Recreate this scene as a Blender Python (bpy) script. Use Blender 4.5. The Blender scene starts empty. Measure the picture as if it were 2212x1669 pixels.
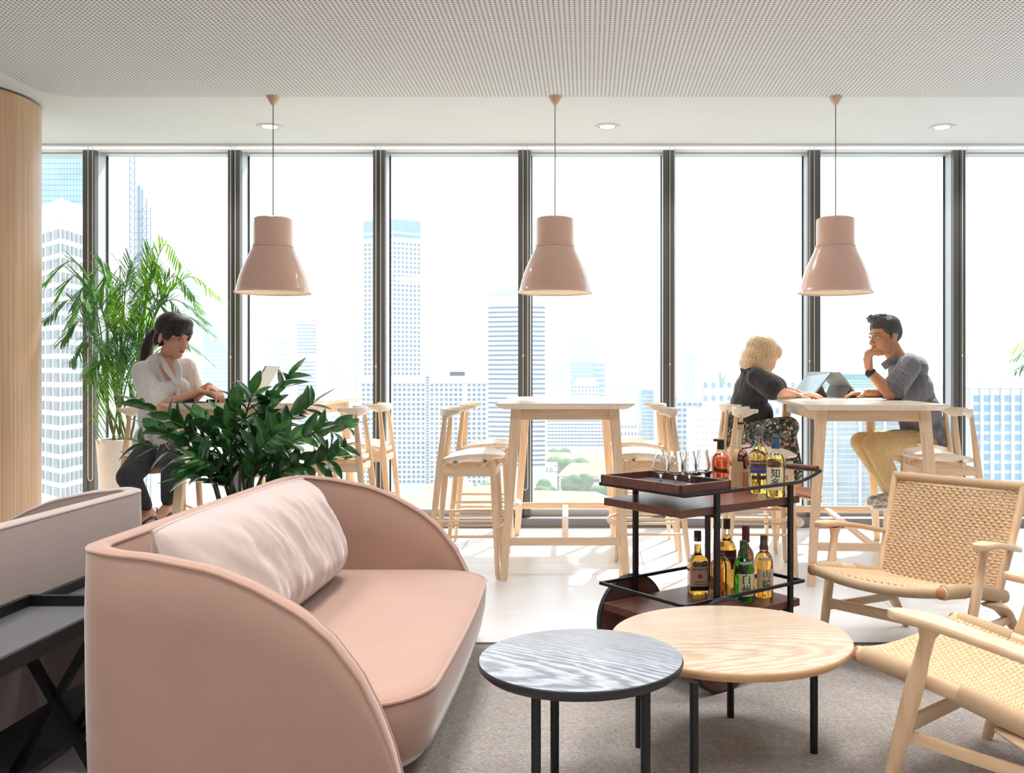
import bpy, bmesh, math, random
import numpy as np
from mathutils import Vector, Matrix, Euler, noise

random.seed(7)
SC = bpy.context.scene
COL = SC.collection
PI = math.pi

# ------------------------------------------------------------ camera
F, VX, VY, CH = 2000.0, 1269.0, 803.0, 1.2      # focal length, vanishing point (pixels), eye height (m)
cd = bpy.data.cameras.new('camera')
cam = bpy.data.objects.new('camera', cd)
COL.objects.link(cam)
cam.location = (0, 0, CH)
cam.rotation_euler = (PI / 2, 0, 0)
cd.sensor_fit = 'HORIZONTAL'
cd.sensor_width = 36.0
cd.lens = 36.0 * F / 2212.0
cd.shift_x = (1106.0 - VX) / 2212.0
cd.shift_y = (VY - 834.5) / 2212.0
cd.clip_start, cd.clip_end = 0.05, 12000
SC.camera = cam

# ------------------------------------------------------------ world, sun, added fill lights, exposure
SKY = 2.3
w = bpy.data.worlds.new('world'); SC.world = w; w.use_nodes = True
nt = w.node_tree; nt.nodes.clear()
o_ = nt.nodes.new('ShaderNodeOutputWorld'); bg = nt.nodes.new('ShaderNodeBackground')
tc = nt.nodes.new('ShaderNodeTexCoord'); sp = nt.nodes.new('ShaderNodeSeparateXYZ')
mr = nt.nodes.new('ShaderNodeMapRange'); cr = nt.nodes.new('ShaderNodeValToRGB')
cr.color_ramp.elements[0].color = (0.91, 0.97, 1.0, 1); cr.color_ramp.elements[1].color = (0.80, 0.91, 1.0, 1)
mr.inputs['From Min'].default_value = 0.0; mr.inputs['From Max'].default_value = 0.8
nt.links.new(tc.outputs['Generated'], sp.inputs[0]); nt.links.new(sp.outputs['Z'], mr.inputs['Value'])
nt.links.new(mr.outputs[0], cr.inputs[0]); nt.links.new(cr.outputs[0], bg.inputs[0]); nt.links.new(bg.outputs[0], o_.inputs[0])
bg.inputs[1].default_value = SKY

sl = bpy.data.lights.new('sun', 'SUN'); sun = bpy.data.objects.new('sun', sl); COL.objects.link(sun)
sl.energy = 11.0; sl.angle = math.radians(3.0); sl.color = (1.0, 0.98, 0.985)
sun_dir = Vector((-0.42, -1.0, -1.25)).normalized()       # light travels this way: in through the window wall
sun.rotation_euler = sun_dir.to_track_quat('-Z', 'Y').to_euler()

def area(name, loc, sx, sy, power, rot=(0, 0, 0), col=(1, 0.975, 0.985)):
    l = bpy.data.lights.new(name, 'AREA'); l.shape = 'RECTANGLE'; l.size = sx; l.size_y = sy; l.energy = power; l.color = col
    ob = bpy.data.objects.new(name, l); COL.objects.link(ob); ob.location = loc; ob.rotation_euler = rot
    return ob
CEIL = 2.955
# added fill lights, unseen above the frame, brightening the tops of the lounge furniture
for yy in (0.6, 2.2, 3.7):
    for xx in (-2.2, -0.6, 1.0, 2.6):
        area('fill_light', (xx, yy, CEIL - 0.02), 0.6, 0.6, 13.5).data.spread = math.radians(95)
for xx in (-3.0, 0.0, 3.0):
    area('fill_light', (xx, -2.6, CEIL - 0.02), 1.2, 1.2, 30)  # added fill from behind the camera for surfaces facing it
SC.view_settings.view_transform = 'Standard'
SC.view_settings.look = 'None'
SC.view_settings.gamma = 1.0
SC.view_settings.use_curve_mapping = False
SC.view_settings.exposure = 0.0
cy = SC.cycles
cy.use_denoising = True
cy.max_bounces = 7; cy.diffuse_bounces = 4; cy.glossy_bounces = 3; cy.transmission_bounces = 6
cy.transparent_max_bounces = 16; cy.volume_bounces = 0
cy.caustics_reflective = False; cy.caustics_refractive = False
cy.sample_clamp_indirect = 6.0
cy.use_adaptive_sampling = True; cy.adaptive_threshold = 0.03

# ------------------------------------------------------------ pixel -> place helpers
def pxY(px, py, Y):                     # point on the ray of a pixel at depth Y
    return Vector(((px - VX) / F * Y, Y, CH - (py - VY) / F * Y))
def pxZ(px, py, z):                     # point where the ray meets height z
    Y = F * (CH - z) / (py - VY)
    return Vector(((px - VX) / F * Y, Y, z))

# ------------------------------------------------------------ materials
MATS = {}
def srgb(r, g, b):
    f = lambda c: (c / 255 / 12.92) if c / 255 <= 0.04045 else ((c / 255 + 0.055) / 1.055) ** 2.4
    return (f(r), f(g), f(b), 1)
def new_mat(name):
    m = bpy.data.materials.new(name); m.use_nodes = True
    n = m.node_tree.nodes; l = m.node_tree.links
    return m, n, l, n['Principled BSDF']
def mapped(n, l, scale=(1, 1, 1), rot=(0, 0, 0), coord='Object'):
    t = n.new('ShaderNodeTexCoord'); mp = n.new('ShaderNodeMapping')
    mp.inputs['Scale'].default_value = scale; mp.inputs['Rotation'].default_value = rot
    l.new(t.outputs[coord], mp.inputs[0])
    return mp
def ramp(n, l, src, c1, c2, p1=0.3, p2=0.7):
    r = n.new('ShaderNodeValToRGB')
    r.color_ramp.elements[0].position = p1; r.color_ramp.elements[1].position = p2
    r.color_ramp.elements[0].color = c1; r.color_ramp.elements[1].color = c2
    l.new(src, r.inputs[0]); return r
def bump(n, l, p, src, strength=0.2, dist=0.002):
    b = n.new('ShaderNodeBump'); b.inputs['Strength'].default_value = strength; b.inputs['Distance'].default_value = dist
    l.new(src, b.inputs['Height']); l.new(b.outputs[0], p.inputs['Normal']); return b
def mat(name, col, rough=0.5, metal=0.0, spec=0.5, var=0.06, vscale=8.0, bmp=0.0, bscale=200.0, sheen=0.0, coat=0.0):
    """plain coloured material with a little procedural variation"""
    if name in MATS: return MATS[name]
    m, n, l, p = new_mat(name)
    mp = mapped(n, l); t = n.new('ShaderNodeTexNoise'); t.inputs['Scale'].default_value = vscale; t.inputs['Detail'].default_value = 3
    l.new(mp.outputs[0], t.inputs['Vector'])
    a = tuple(c * (1 - var) for c in col[:3]) + (1,); b = tuple(min(1, c * (1 + var)) for c in col[:3]) + (1,)
    r = ramp(n, l, t.outputs['Fac'], a, b); l.new(r.outputs[0], p.inputs['Base Color'])
    p.inputs['Roughness'].default_value = rough; p.inputs['Metallic'].default_value = metal
    p.inputs['Specular IOR Level'].default_value = spec
    if sheen:
        p.inputs['Sheen Weight'].default_value = sheen; p.inputs['Sheen Roughness'].default_value = 0.3
        p.inputs['Sheen Tint'].default_value = (1, 0.97, 0.95, 1)
    if coat: p.inputs['Coat Weight'].default_value = coat; p.inputs['Coat Roughness'].default_value = 0.08
    if bmp:
        t2 = n.new('ShaderNodeTexNoise'); t2.inputs['Scale'].default_value = bscale; t2.inputs['Detail'].default_value = 2
        l.new(mp.outputs[0], t2.inputs['Vector']); bump(n, l, p, t2.outputs['Fac'], bmp)
    MATS[name] = m; return m
def wood(name, c1, c2, axis='z', scale=9.0, stretch=14.0, rough=0.45, bands=0.0, bscale=6.0, bmp=0.08, coat=0.0):
    """wood with its grain along one axis; bands>0 adds cathedral figure"""
    if name in MATS: return MATS[name]
    m, n, l, p = new_mat(name)
    s = {'x': (1 / stretch, 1, 1), 'y': (1, 1 / stretch, 1), 'z': (1, 1, 1 / stretch)}[axis]
    mp = mapped(n, l, tuple(c * scale for c in s))
    t = n.new('ShaderNodeTexNoise'); t.inputs['Scale'].default_value = 4; t.inputs['Detail'].default_value = 6; t.inputs['Roughness'].default_value = 0.65
    l.new(mp.outputs[0], t.inputs['Vector'])
    src = t.outputs['Fac']
    if bands:
        wv = n.new('ShaderNodeTexWave'); wv.wave_type = 'RINGS'; wv.rings_direction = 'SPHERICAL'
        wv.inputs['Scale'].default_value = bscale; wv.inputs['Distortion'].default_value = 5.0
        wv.inputs['Detail'].default_value = 3; wv.inputs['Detail Scale'].default_value = 1.2
        mp2 = mapped(n, l, tuple(c * 3.2 for c in {'x': (0.22, 1, 1), 'y': (1, 0.22, 1), 'z': (1, 1, 0.22)}[axis]))
        mp2.inputs['Location'].default_value = (0.35, 0.6, 0.1)
        l.new(mp2.outputs[0], wv.inputs['Vector'])
        mx = n.new('ShaderNodeMix'); mx.data_type = 'FLOAT'; mx.inputs[0].default_value = bands
        l.new(src, mx.inputs[2]); l.new(wv.outputs['Fac'], mx.inputs[3]); src = mx.outputs[0]
    r = ramp(n, l, src, c1, c2, 0.28, 0.72); l.new(r.outputs[0], p.inputs['Base Color'])
    p.inputs['Roughness'].default_value = rough
    if coat: p.inputs['Coat Weight'].default_value = coat
    bump(n, l, p, src, bmp, 0.001)
    MATS[name] = m; return m
def thin_glass(name, tint=(0.97, 0.985, 0.985, 1), ior=1.45, refl=(1, 1, 1, 1)):
    if name in MATS: return MATS[name]
    m, n, l, p = new_mat(name); n.remove(p)
    out = n['Material Output']; tr = n.new('ShaderNodeBsdfTransparent'); gl = n.new('ShaderNodeBsdfGlossy')
    lw = n.new('ShaderNodeLayerWeight'); mx = n.new('ShaderNodeMixShader'); lw.inputs[0].default_value = 0.5
    pw = n.new('ShaderNodeMath'); pw.operation = 'POWER'; pw.inputs[1].default_value = 5.0
    ma = n.new('ShaderNodeMath'); ma.operation = 'MULTIPLY_ADD'; f0 = ((ior - 1) / (ior + 1)) ** 2
    ma.inputs[1].default_value = 1 - f0; ma.inputs[2].default_value = f0
    tr.inputs[0].default_value = tint; gl.inputs[0].default_value = refl; gl.inputs['Roughness'].default_value = 0.0
    l.new(lw.outputs['Facing'], pw.inputs[0]); l.new(pw.outputs[0], ma.inputs[0]); l.new(ma.outputs[0], mx.inputs[0])
    l.new(tr.outputs[0], mx.inputs[1]); l.new(gl.outputs[0], mx.inputs[2]); l.new(mx.outputs[0], out.inputs[0])
    MATS[name] = m; return m
def liquid(name, col, rough=0.02):
    if name in MATS: return MATS[name]
    m, n, l, p = new_mat(name)
    p.inputs['Base Color'].default_value = col; p.inputs['Transmission Weight'].default_value = 1.0
    p.inputs['IOR'].default_value = 1.33; p.inputs['Roughness'].default_value = rough
    MATS[name] = m; return m
def emis(name, col, s):
    if name in MATS: return MATS[name]
    m, n, l, p = new_mat(name)
    p.inputs['Base Color'].default_value = col; p.inputs['Emission Color'].default_value = col; p.inputs['Emission Strength'].default_value = s
    MATS[name] = m; return m

# ------------------------------------------------------------ mesh builder
def basis(d, up=None):
    d = Vector(d).normalized()
    u = Vector(up) if up is not None else (Vector((0, 0, 1)) if abs(d.z) < 0.95 else Vector((1, 0, 0)))
    s = d.cross(u).normalized(); t = s.cross(d).normalized()
    return s, t
class MB:
    def __init__(s): s.v = []; s.f = []
    def add(s, vs, fs, M=None):
        b = len(s.v)
        s.v.extend([(M @ Vector(v)) if M else Vector(v) for v in vs])
        s.f.extend([tuple(i + b for i in f) for f in fs]); return s
    def box(s, c, size, rot=None, taper=None):
        x, y, z = (k / 2 for k in size); tx = taper if taper else 1.0
        vs = [(-x * tx, -y * tx, -z), (x * tx, -y * tx, -z), (x * tx, y * tx, -z), (-x * tx, y * tx, -z), (-x, -y, z), (x, -y, z), (x, y, z), (-x, y, z)]
        M = Matrix.Translation(Vector(c))
        if rot is not None: M = M @ (Euler(rot).to_matrix().to_4x4() if not isinstance(rot, Matrix) else rot)
        return s.add(vs, [(0, 3, 2, 1), (4, 5, 6, 7), (0, 1, 5, 4), (1, 2, 6, 5), (2, 3, 7, 6), (3, 0, 4, 7)], M)
    def rbox(s, c, size, r=0.01, seg=2, rot=None):
        bm = bmesh.new(); bmesh.ops.create_cube(bm, size=1.0)
        for v in bm.verts: v.co = Vector((v.co.x * size[0], v.co.y * size[1], v.co.z * size[2]))
        bmesh.ops.bevel(bm, geom=list(bm.edges), offset=min(r, min(size) * 0.49), segments=seg, affect='EDGES', profile=0.5)
        M = Matrix.Translation(Vector(c))
        if rot is not None: M = M @ (Euler(rot).to_matrix().to_4x4() if not isinstance(rot, Matrix) else rot)
        bm.verts.index_update()
        s.add([v.co.copy() for v in bm.verts], [tuple(v.index for v in f.verts) for f in bm.faces], M); bm.free(); return s
    def bar(s, a, b, w, h, up=None, r=0.0):           # rectangular bar from a to b
        a = Vector(a); b = Vector(b); d = b - a; sx, t = basis(d, up); dn = d.normalized()
        M = Matrix((sx, dn, t)).transposed().to_4x4(); M.translation = (a + b) / 2
        if r: return s.rbox((0, 0, 0), (w, d.length, h), r, 2, None) if False else s._rb(M, (w, d.length, h), r)
        x, y, z = w / 2, d.length / 2, h / 2
        vs = [(-x, -y, -z), (x, -y, -z), (x, y, -z), (-x, y, -z), (-x, -y, z), (x, -y, z), (x, y, z), (-x, y, z)]
        return s.add(vs, [(0, 3, 2, 1), (4, 5, 6, 7), (0, 1, 5, 4), (1, 2, 6, 5), (2, 3, 7, 6), (3, 0, 4, 7)], M)
    def _rb(s, M, size, r):
        t = MB().rbox((0, 0, 0), size, r); return s.add(t.v, t.f, M)
    def tube(s, pts, r, n=8, cap=True, closed=False, flat=None, up=None):
        pts = [Vector(p) for p in pts]; N = len(pts)
        rs = list(r) if hasattr(r, '__len__') else [r] * N
        fl = flat if flat else (1, 1)
        vs = []; prev = None
        for i, p in enumerate(pts):
            if closed: d = pts[(i + 1) % N] - pts[i - 1]
            else: d = pts[min(i + 1, N - 1)] - pts[max(i - 1, 0)]
            d.normalize()
            if prev is None: sx, t = basis(d, up)
            else:
                sx = prev - d * prev.dot(d)
                sx = sx.normalized() if sx.length > 1e-6 else basis(d, up)[0]
                t = sx.cross(d).normalized()
            prev = sx
            for k in range(n):
                a = 2 * PI * k / n
                vs.append(p + sx * (math.cos(a) * rs[i] * fl[0]) + t * (math.sin(a) * rs[i] * fl[1]))
        fs = []
        M = N if closed else N - 1
        for i in range(M):
            j = (i + 1) % N
            for k in range(n):
                k2 = (k + 1) % n
                fs.append((i * n + k, i * n + k2, j * n + k2, j * n + k))
        if cap and not closed:
            fs.append(tuple(range(n - 1, -1, -1))); fs.append(tuple((N - 1) * n + k for k in range(n)))
        return s.add(vs, fs)
    def lathe(s, prof, n=24, M=None, a0=0.0, a1=2 * PI, sq=None, caps=True):
        full = abs(a1 - a0 - 2 * PI) < 1e-6; m = n if full else n + 1
        vs = []
        for (r, z) in prof:
            for k in range(m):
                a = a0 + (a1 - a0) * k / n
                c, q = math.cos(a), math.sin(a)
                if sq:                                    # squarish section
                    e = 2.0 / sq; c = math.copysign(abs(c) ** e, c); q = math.copysign(abs(q) ** e, q)
                vs.append((r * c, r * q, z))
        fs = []
        for i in range(len(prof) - 1):
            for k in range(n):
                k2 = (k + 1) % m if full else k + 1
                fs.append((i * m + k, i * m + k2, (i + 1) * m + k2, (i + 1) * m + k))
        if full and caps:
            if prof[0][0] > 1e-6: fs.append(tuple(range(m - 1, -1, -1)))
            if prof[-1][0] > 1e-6: fs.append(tuple((len(prof) - 1) * m + k for k in range(m)))
        return s.add(vs, fs, M)
    def prism(s, poly, z0, z1, M=None):
        n = len(poly)
        vs = [(x, y, z0) for x, y in poly] + [(x, y, z1) for x, y in poly]
        fs = [tuple(range(n - 1, -1, -1)), tuple(range(n, 2 * n))] + [(i, (i + 1) % n, n + (i + 1) % n, n + i) for i in range(n)]
        return s.add(vs, fs, M)
    def rings(s, rings, closed=True, cap0=True, cap1=True, M=None):
        n = len(rings[0]); vs = [v for r in rings for v in r]; fs = []
        for i in range(len(rings) - 1):
            for k in range(n if closed else n - 1):
                k2 = (k + 1) % n
                fs.append((i * n + k, i * n + k2, (i + 1) * n + k2, (i + 1) * n + k))
        if cap0: fs.append(tuple(range(n - 1, -1, -1)))
        if cap1: fs.append(tuple((len(rings) - 1) * n + k for k in range(n)))
        return s.add(vs, fs, M)
    def ell(s, c, r, R=None, nu=16, nv=10):
        vs = []; fs = []
        r = r if hasattr(r, '__len__') else (r, r, r)
        vs.append((0, 0, -r[2]))
        for j in range(1, nv):
            a = -PI / 2 + PI * j / nv
            for k in range(nu):
                b = 2 * PI * k / nu
                vs.append((r[0] * math.cos(a) * math.cos(b), r[1] * math.cos(a) * math.sin(b), r[2] * math.sin(a)))
        vs.append((0, 0, r[2])); top = len(vs) - 1
        for k in range(nu): fs.append((0, 1 + (k + 1) % nu, 1 + k))
        for j in range(nv - 2):
            for k in range(nu):
                a, b = 1 + j * nu, 1 + (j + 1) * nu
                fs.append((a + k, a + (k + 1) % nu, b + (k + 1) % nu, b + k))
        for k in range(nu): fs.append((top, 1 + (nv - 2) * nu + k, 1 + (nv - 2) * nu + (k + 1) % nu))
        M = Matrix.Translation(Vector(c))
        if R is not None: M = M @ (R.to_4x4() if isinstance(R, Matrix) else Euler(R).to_matrix().to_4x4())
        return s.add(vs, fs, M)
    def cap(s, p, q, r1, r2, n=12, flat=(1, 1), up=None):     # tapered capsule
        p = Vector(p); q = Vector(q); d = q - p; L = d.length
        if L < 1e-6: return s.ell(p, r1)
        dn = d / L; sx, t = basis(dn, up); prof = []
        for i in range(5): a = -PI / 2 + PI / 2 * i / 4; prof.append((max(1e-4, r1 * math.cos(a)), r1 * math.sin(a)))
        for i in range(5): a = PI / 2 * i / 4; prof.append((max(1e-4, r2 * math.cos(a)), L + r2 * math.sin(a)))
        vs = []
        for (r, z) in prof:
            for k in range(n):
                a = 2 * PI * k / n
                vs.append(p + dn * z + sx * (r * math.cos(a) * flat[0]) + t * (r * math.sin(a) * flat[1]))
        m = len(prof); fs = []
        for i in range(m - 1):
            for k in range(n): fs.append((i * n + k, i * n + (k + 1) % n, (i + 1) * n + (k + 1) % n, (i + 1) * n + k))
        fs.append(tuple(range(n - 1, -1, -1))); fs.append(tuple((m - 1) * n + k for k in range(n)))
        return s.add(vs, fs)
    def chain(s, pts, rs, **k):
        for i in range(len(pts) - 1): s.cap(pts[i], pts[i + 1], rs[i], rs[i + 1], **k)
        return s
    def xf(s, M): s.v = [M @ v for v in s.v]; return s
    def mesh(s, name, smooth=40):
        me = bpy.data.meshes.new(name)
        me.from_pydata([tuple(v) for v in s.v], [], s.f)
        me.validate(clean_customdata=False)
        bm = bmesh.new(); bm.from_mesh(me); bmesh.ops.recalc_face_normals(bm, faces=bm.faces); bm.to_mesh(me); bm.free()
        if smooth:
            me.polygons.foreach_set('use_smooth', [True] * len(me.polygons))
            me.set_sharp_from_angle(angle=math.radians(smooth))
        me.update(); return me
    def build(s, name, m, parent=None, smooth=40, **k):
        return link(name, s.mesh(name, smooth), m, parent, **k)
def link(name, me, m, parent=None, label=None, cat=None, group=None, kind=None, loc=None, rz=None):
    o = bpy.data.objects.new(name, me); COL.objects.link(o)
    if m is not None and not me.materials: me.materials.append(m)
    if parent is not None: o.parent = parent
    return tag(o, label, cat, group, kind, loc, rz)
def tag(o, label=None, cat=None, group=None, kind=None, loc=None, rz=None):
    if label: o['label'] = label
    if cat: o['category'] = cat
    if group: o['group'] = group
    if kind: o['kind'] = kind
    if loc is not None: o.location = loc
    if rz is not None: o.rotation_euler = (0, 0, rz)
    return o
def thing(name, label, cat, loc=(0, 0, 0), rz=0.0, group=None, kind=None):
    o = bpy.data.objects.new(name, None); COL.objects.link(o); o.empty_display_size = 0.1
    return tag(o, label, cat, group, kind, loc, rz)
def dup(root, label, loc, rz, group=None):
    r = root.copy(); COL.objects.link(r); r.location = loc; r.rotation_euler = (0, 0, rz); r['label'] = label
    if group: r['group'] = group
    for ch in list(root.children):
        c = ch.copy(); COL.objects.link(c); c.parent = r
        for g in list(ch.children):
            d = g.copy(); COL.objects.link(d); d.parent = c
    return r
def voxel(mb, vs=0.006, sm=4, fac=0.5):
    """union of overlapping closed shapes as one continuous skin"""
    me = mb.mesh('tmp', 0); ob = bpy.data.objects.new('tmp', me); COL.objects.link(ob)
    rm = ob.modifiers.new('r', 'REMESH'); rm.mode = 'VOXEL'; rm.voxel_size = vs; rm.adaptivity = 0
    s2 = ob.modifiers.new('s', 'SMOOTH'); s2.factor = fac; s2.iterations = sm
    dg = bpy.context.evaluated_depsgraph_get(); dg.update()
    nm = bpy.data.meshes.new_from_object(ob.evaluated_get(dg))
    bpy.data.objects.remove(ob); bpy.data.meshes.remove(me)
    nm.polygons.foreach_set('use_smooth', [True] * len(nm.polygons)); nm.update()
    return nm
def lerp(a, b, t): return a + (b - a) * t
def interp(tab, x):
    if x <= tab[0][0]: return tab[0][1]
    for (a, b), (c, d) in zip(tab, tab[1:]):
        if x <= c: return b + (d - b) * (x - a) / (c - a)
    return tab[-1][1]
def spline(pts, k=6):
    """Catmull-Rom through points"""
    P = [Vector(p) for p in pts]; out = []
    for i in range(len(P) - 1):
        a = P[max(i - 1, 0)]; b = P[i]; c = P[i + 1]; d = P[min(i + 2, len(P) - 1)]
        for j in range(k):
            t = j / k
            out.append(0.5 * ((2 * b) + (c - a) * t + (2 * a - 5 * b + 4 * c - d) * t * t + (3 * b - a - 3 * c + d) * t ** 3))
    out.append(P[-1]); return out
TEXT_CACHE = {}
def text_verts(body, size=1.0):
    """outline of a word as flat mesh data, centred"""
    key = (body, size)
    if key in TEXT_CACHE: return TEXT_CACHE[key]
    cu = bpy.data.curves.new('t', 'FONT'); cu.body = body; cu.size = size; cu.align_x = 'CENTER'; cu.align_y = 'CENTER'; cu.resolution_u = 3; cu.offset = size * 0.008 if ord(body[0]) > 255 else 0.0
    ob = bpy.data.objects.new('t', cu); COL.objects.link(ob)
    dg = bpy.context.evaluated_depsgraph_get(); dg.update()
    me = bpy.data.meshes.new_from_object(ob.evaluated_get(dg))
    vs = [v.co.copy() for v in me.vertices]; fs = [tuple(p.vertices) for p in me.polygons]
    bpy.data.objects.remove(ob); bpy.data.meshes.remove(me)
    TEXT_CACHE[key] = (vs, fs); return vs, fs
# ============================================================ palette
M_white = mat('ceiling_paint', srgb(222, 222, 223), 0.9, var=0.01)
M_wall = mat('wall_paint', srgb(228, 226, 222), 0.9, var=0.01)
M_mull = mat('dark_aluminium', srgb(96, 95, 93), 0.38, 0.35, var=0.04, vscale=2)
M_mside = mat('light_aluminium', srgb(196, 199, 202), 0.4, 0.3, var=0.03, vscale=2)
M_gap = mat('gasket_black', srgb(40, 42, 48), 0.7, var=0.02)
M_taupe = mat('pelmet_taupe', srgb(165, 158, 152), 0.7, var=0.02)
M_pane = thin_glass('window_glass', (0.975, 0.985, 0.985, 1), 1.38)
M_oak = wood('pale_ash', srgb(224, 186, 146), srgb(244, 216, 182), 'z', 10, 14, 0.42, bmp=0.04)
M_oakx = wood('pale_ash_x', srgb(224, 186, 146), srgb(244, 216, 182), 'x', 10, 14, 0.42, bmp=0.04)
M_oaky = wood('pale_ash_y', srgb(224, 186, 146), srgb(244, 216, 182), 'y', 10, 14, 0.42, bmp=0.04)
M_top = wood('ash_tabletop', srgb(232, 212, 188), srgb(246, 233, 214), 'y', 7, 16, 0.3, bmp=0.03)
M_black = mat('black_steel', srgb(26, 26, 28), 0.42, 0.2, var=0.05)
M_walnut = wood('walnut', srgb(78, 46, 38), srgb(112, 70, 58), 'x', 10, 16, 0.32, bmp=0.05)
M_walnuty = wood('walnut_y', srgb(78, 46, 38), srgb(112, 70, 58), 'y', 10, 16, 0.32, bmp=0.05)
WIN_Y, GLASS_Y = 7.20, 7.40

# ============================================================ floor: large tiles on a screed
M_screed = mat('floor_screed', srgb(190, 190, 190), 0.8, var=0.02)
def floor_material():
    m, n, l, p = new_mat('floor_tile')
    mp = mapped(n, l); t = n.new('ShaderNodeTexNoise'); t.inputs['Scale'].default_value = 1.6; t.inputs['Detail'].default_value = 7
    l.new(mp.outputs[0], t.inputs['Vector'])
    r = ramp(n, l, t.outputs['Fac'], srgb(216, 217, 218), srgb(232, 232, 232)); l.new(r.outputs[0], p.inputs['Base Color'])
    p.inputs['Roughness'].default_value = 0.32; p.inputs['Specular IOR Level'].default_value = 0.5
    return m
M_floor = floor_material()
fl = MB().box((0, 1.1, -0.06), (18, 12.2, 0.1)).build('floor', M_screed, kind='structure', smooth=0)
T = 1.2
tile_mesh = MB().rbox((0, 0, -0.005), (T - 0.003, T - 0.003, 0.01), 0.001, 1).mesh('tile', 0); tile_mesh.materials.append(M_floor)
for i in range(-5, 6):
    for j in range(-1, 6):
        o = link('tile', tile_mesh, None, fl); o.location = (i * T - 0.25, 0.44 + j * T, 0.0)
half = MB().box((0, 0, -0.005), (T - 0.003, 0.14, 0.01)).mesh('tile', 0); half.materials.append(M_floor)
for i in range(-5, 6):
    o = link('tile', half, None, fl); o.location = (i * T - 0.25, 7.113, 0.0)
    
# ============================================================ ceiling: plain border + perforated panel
ce = MB().box((0, 1.06, CEIL + 0.06), (18, 12.12, 0.12)).build('ceiling', M_white, kind='structure', smooth=0)
def perforated():
    m, n, l, p = new_mat('perforated_board')
    mp = mapped(n, l, (40, 40, 40))                      # 25 mm grid
    vm = n.new('ShaderNodeVectorMath'); vm.operation = 'FRACTION'; l.new(mp.outputs[0], vm.inputs[0])
    sb = n.new('ShaderNodeVectorMath'); sb.operation = 'SUBTRACT'; sb.inputs[1].default_value = (0.5, 0.5, 0); l.new(vm.outputs[0], sb.inputs[0])
    sx = n.new('ShaderNodeSeparateXYZ'); l.new(sb.outputs[0], sx.inputs[0])
    cx = n.new('ShaderNodeCombineXYZ'); l.new(sx.outputs[0], cx.inputs[0]); l.new(sx.outputs[1], cx.inputs[1])
    ln = n.new('ShaderNodeVectorMath'); ln.operation = 'LENGTH'; l.new(cx.outputs[0], ln.inputs[0])
    r = ramp(n, l, ln.outputs['Value'], srgb(100, 88, 82), srgb(220, 219, 219), 0.20, 0.24); l.new(r.outputs[0], p.inputs['Base Color'])
    p.inputs['Roughness'].default_value = 0.9
    bump(n, l, p, r.outputs[0], 0.4, 0.002)
    return m
edge = [(-3.42, -5.0), (-3.42, 5.35)]
for k in range(7):
    a = PI - PI / 2 * k / 6; edge.append((-3.24 + 0.18 * math.cos(a), 5.71 + 0.18 * math.sin(a)))
edge += [(9, 5.89), (9, -5.0)]
MB().prism(edge, CEIL - 0.006, CEIL - 0.001).build('perforated_panel', perforated(), ce, smooth=0)

# ============================================================ far walls of the room (behind the viewer)
MB().box((0, -5.05, 1.48), (18, 0.1, 2.96)).build('wall_back', M_wall, kind='structure', smooth=0)
MB().box((9.05, 1.1, 1.48), (0.1, 12.2, 2.96)).build('wall_right', M_wall, kind='structure', smooth=0)
MB().box((-9.05, 1.1, 1.48), (0.1, 12.2, 2.96)).build('wall_left', M_wall, kind='structure', smooth=0)

# ============================================================ timber-clad round column
M_col = wood('column_veneer', srgb(186, 146, 112), srgb(224, 190, 156), 'z', 20, 140, 0.34, bmp=0.03)
cc = thing('wall_column', 'round column clad in upright oak veneer at the left edge', None, (-4.04, 5.87, 0), kind='structure')
pm = MB().lathe([(0.5, 0.0), (0.5, CEIL - 0.03)], 6, a0=-0.2618 + 0.0008, a1=0.2618 - 0.0008)
pm.lathe([(0.49, 0.0), (0.49, CEIL - 0.03)], 6, a0=-0.2618 + 0.0008, a1=0.2618 - 0.0008)
pm = pm.mesh('veneer_panel', 40); pm.materials.append(M_col)
for k in range(12):
    o = link('veneer_panel', pm, None, cc); o.rotation_euler = (0, 0, k * PI / 6)
MB().lathe([(0.494, 0.0), (0.494, CEIL - 0.02)], 48).build('core', mat('core_brown', srgb(150, 112, 84), 0.6), cc)
MB().lathe([(0.515, CEIL - 0.012), (0.515, CEIL - 0.001)], 48).build('shadow_gap_ring', M_white, cc)

# ============================================================ window wall
MB().box((0, 7.14, 3.02), (18, 0.04, 0.16)).build('trim_1', M_white, kind='structure', smooth=0)            # bulkhead edge above the blinds
z_a, z_b = pxY(0, 309, 7.26).z, pxY(0, 320, 7.26).z
MB().box((0, 7.30, (z_a + z_b) / 2 + 0.03), (18, 0.06, z_a - z_b + 0.06)).build('trim_2', M_taupe, kind='structure', smooth=0)   # blind recess
z_c = pxY(0, 325, 7.22).z
MB().box((0, 7.24, (z_b + z_c) / 2), (18, 0.08, z_b - z_c)).build('trim_3', M_white, kind='structure', smooth=0)
z_d = pxY(0, 336, 7.38).z
MB().box((0, 7.36, (z_c + z_d) / 2), (18, 0.12, z_c - z_d + 0.01)).build('trim_4', M_mside, kind='structure', smooth=0)  # head frame
zs = pxY(0, 1120, 7.13).z
MB().box((0, 7.30, zs / 2), (18, 0.34, zs)).build('baseboard_back', mat('sill_grey', srgb(112, 112, 114), 0.5, 0.2), kind='structure', smooth=0)
MB().box((0, 7.36, zs + 0.025), (18, 0.16, 0.05)).build('trim_5', M_mside, kind='structure', smooth=0)
mx = [(-1091 + 313.7 * k) / F * WIN_Y for k in range(-4, 12)]                    # left edge of each mullion
MW = 26 / F * WIN_Y
HT = z_c
fm = MB().rbox((MW / 2, 0.03, HT / 2), (MW, 0.06, HT), 0.003, 1)
fm = fm.mesh('mullion_face', 0); fm.materials.append(M_mull)
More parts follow.
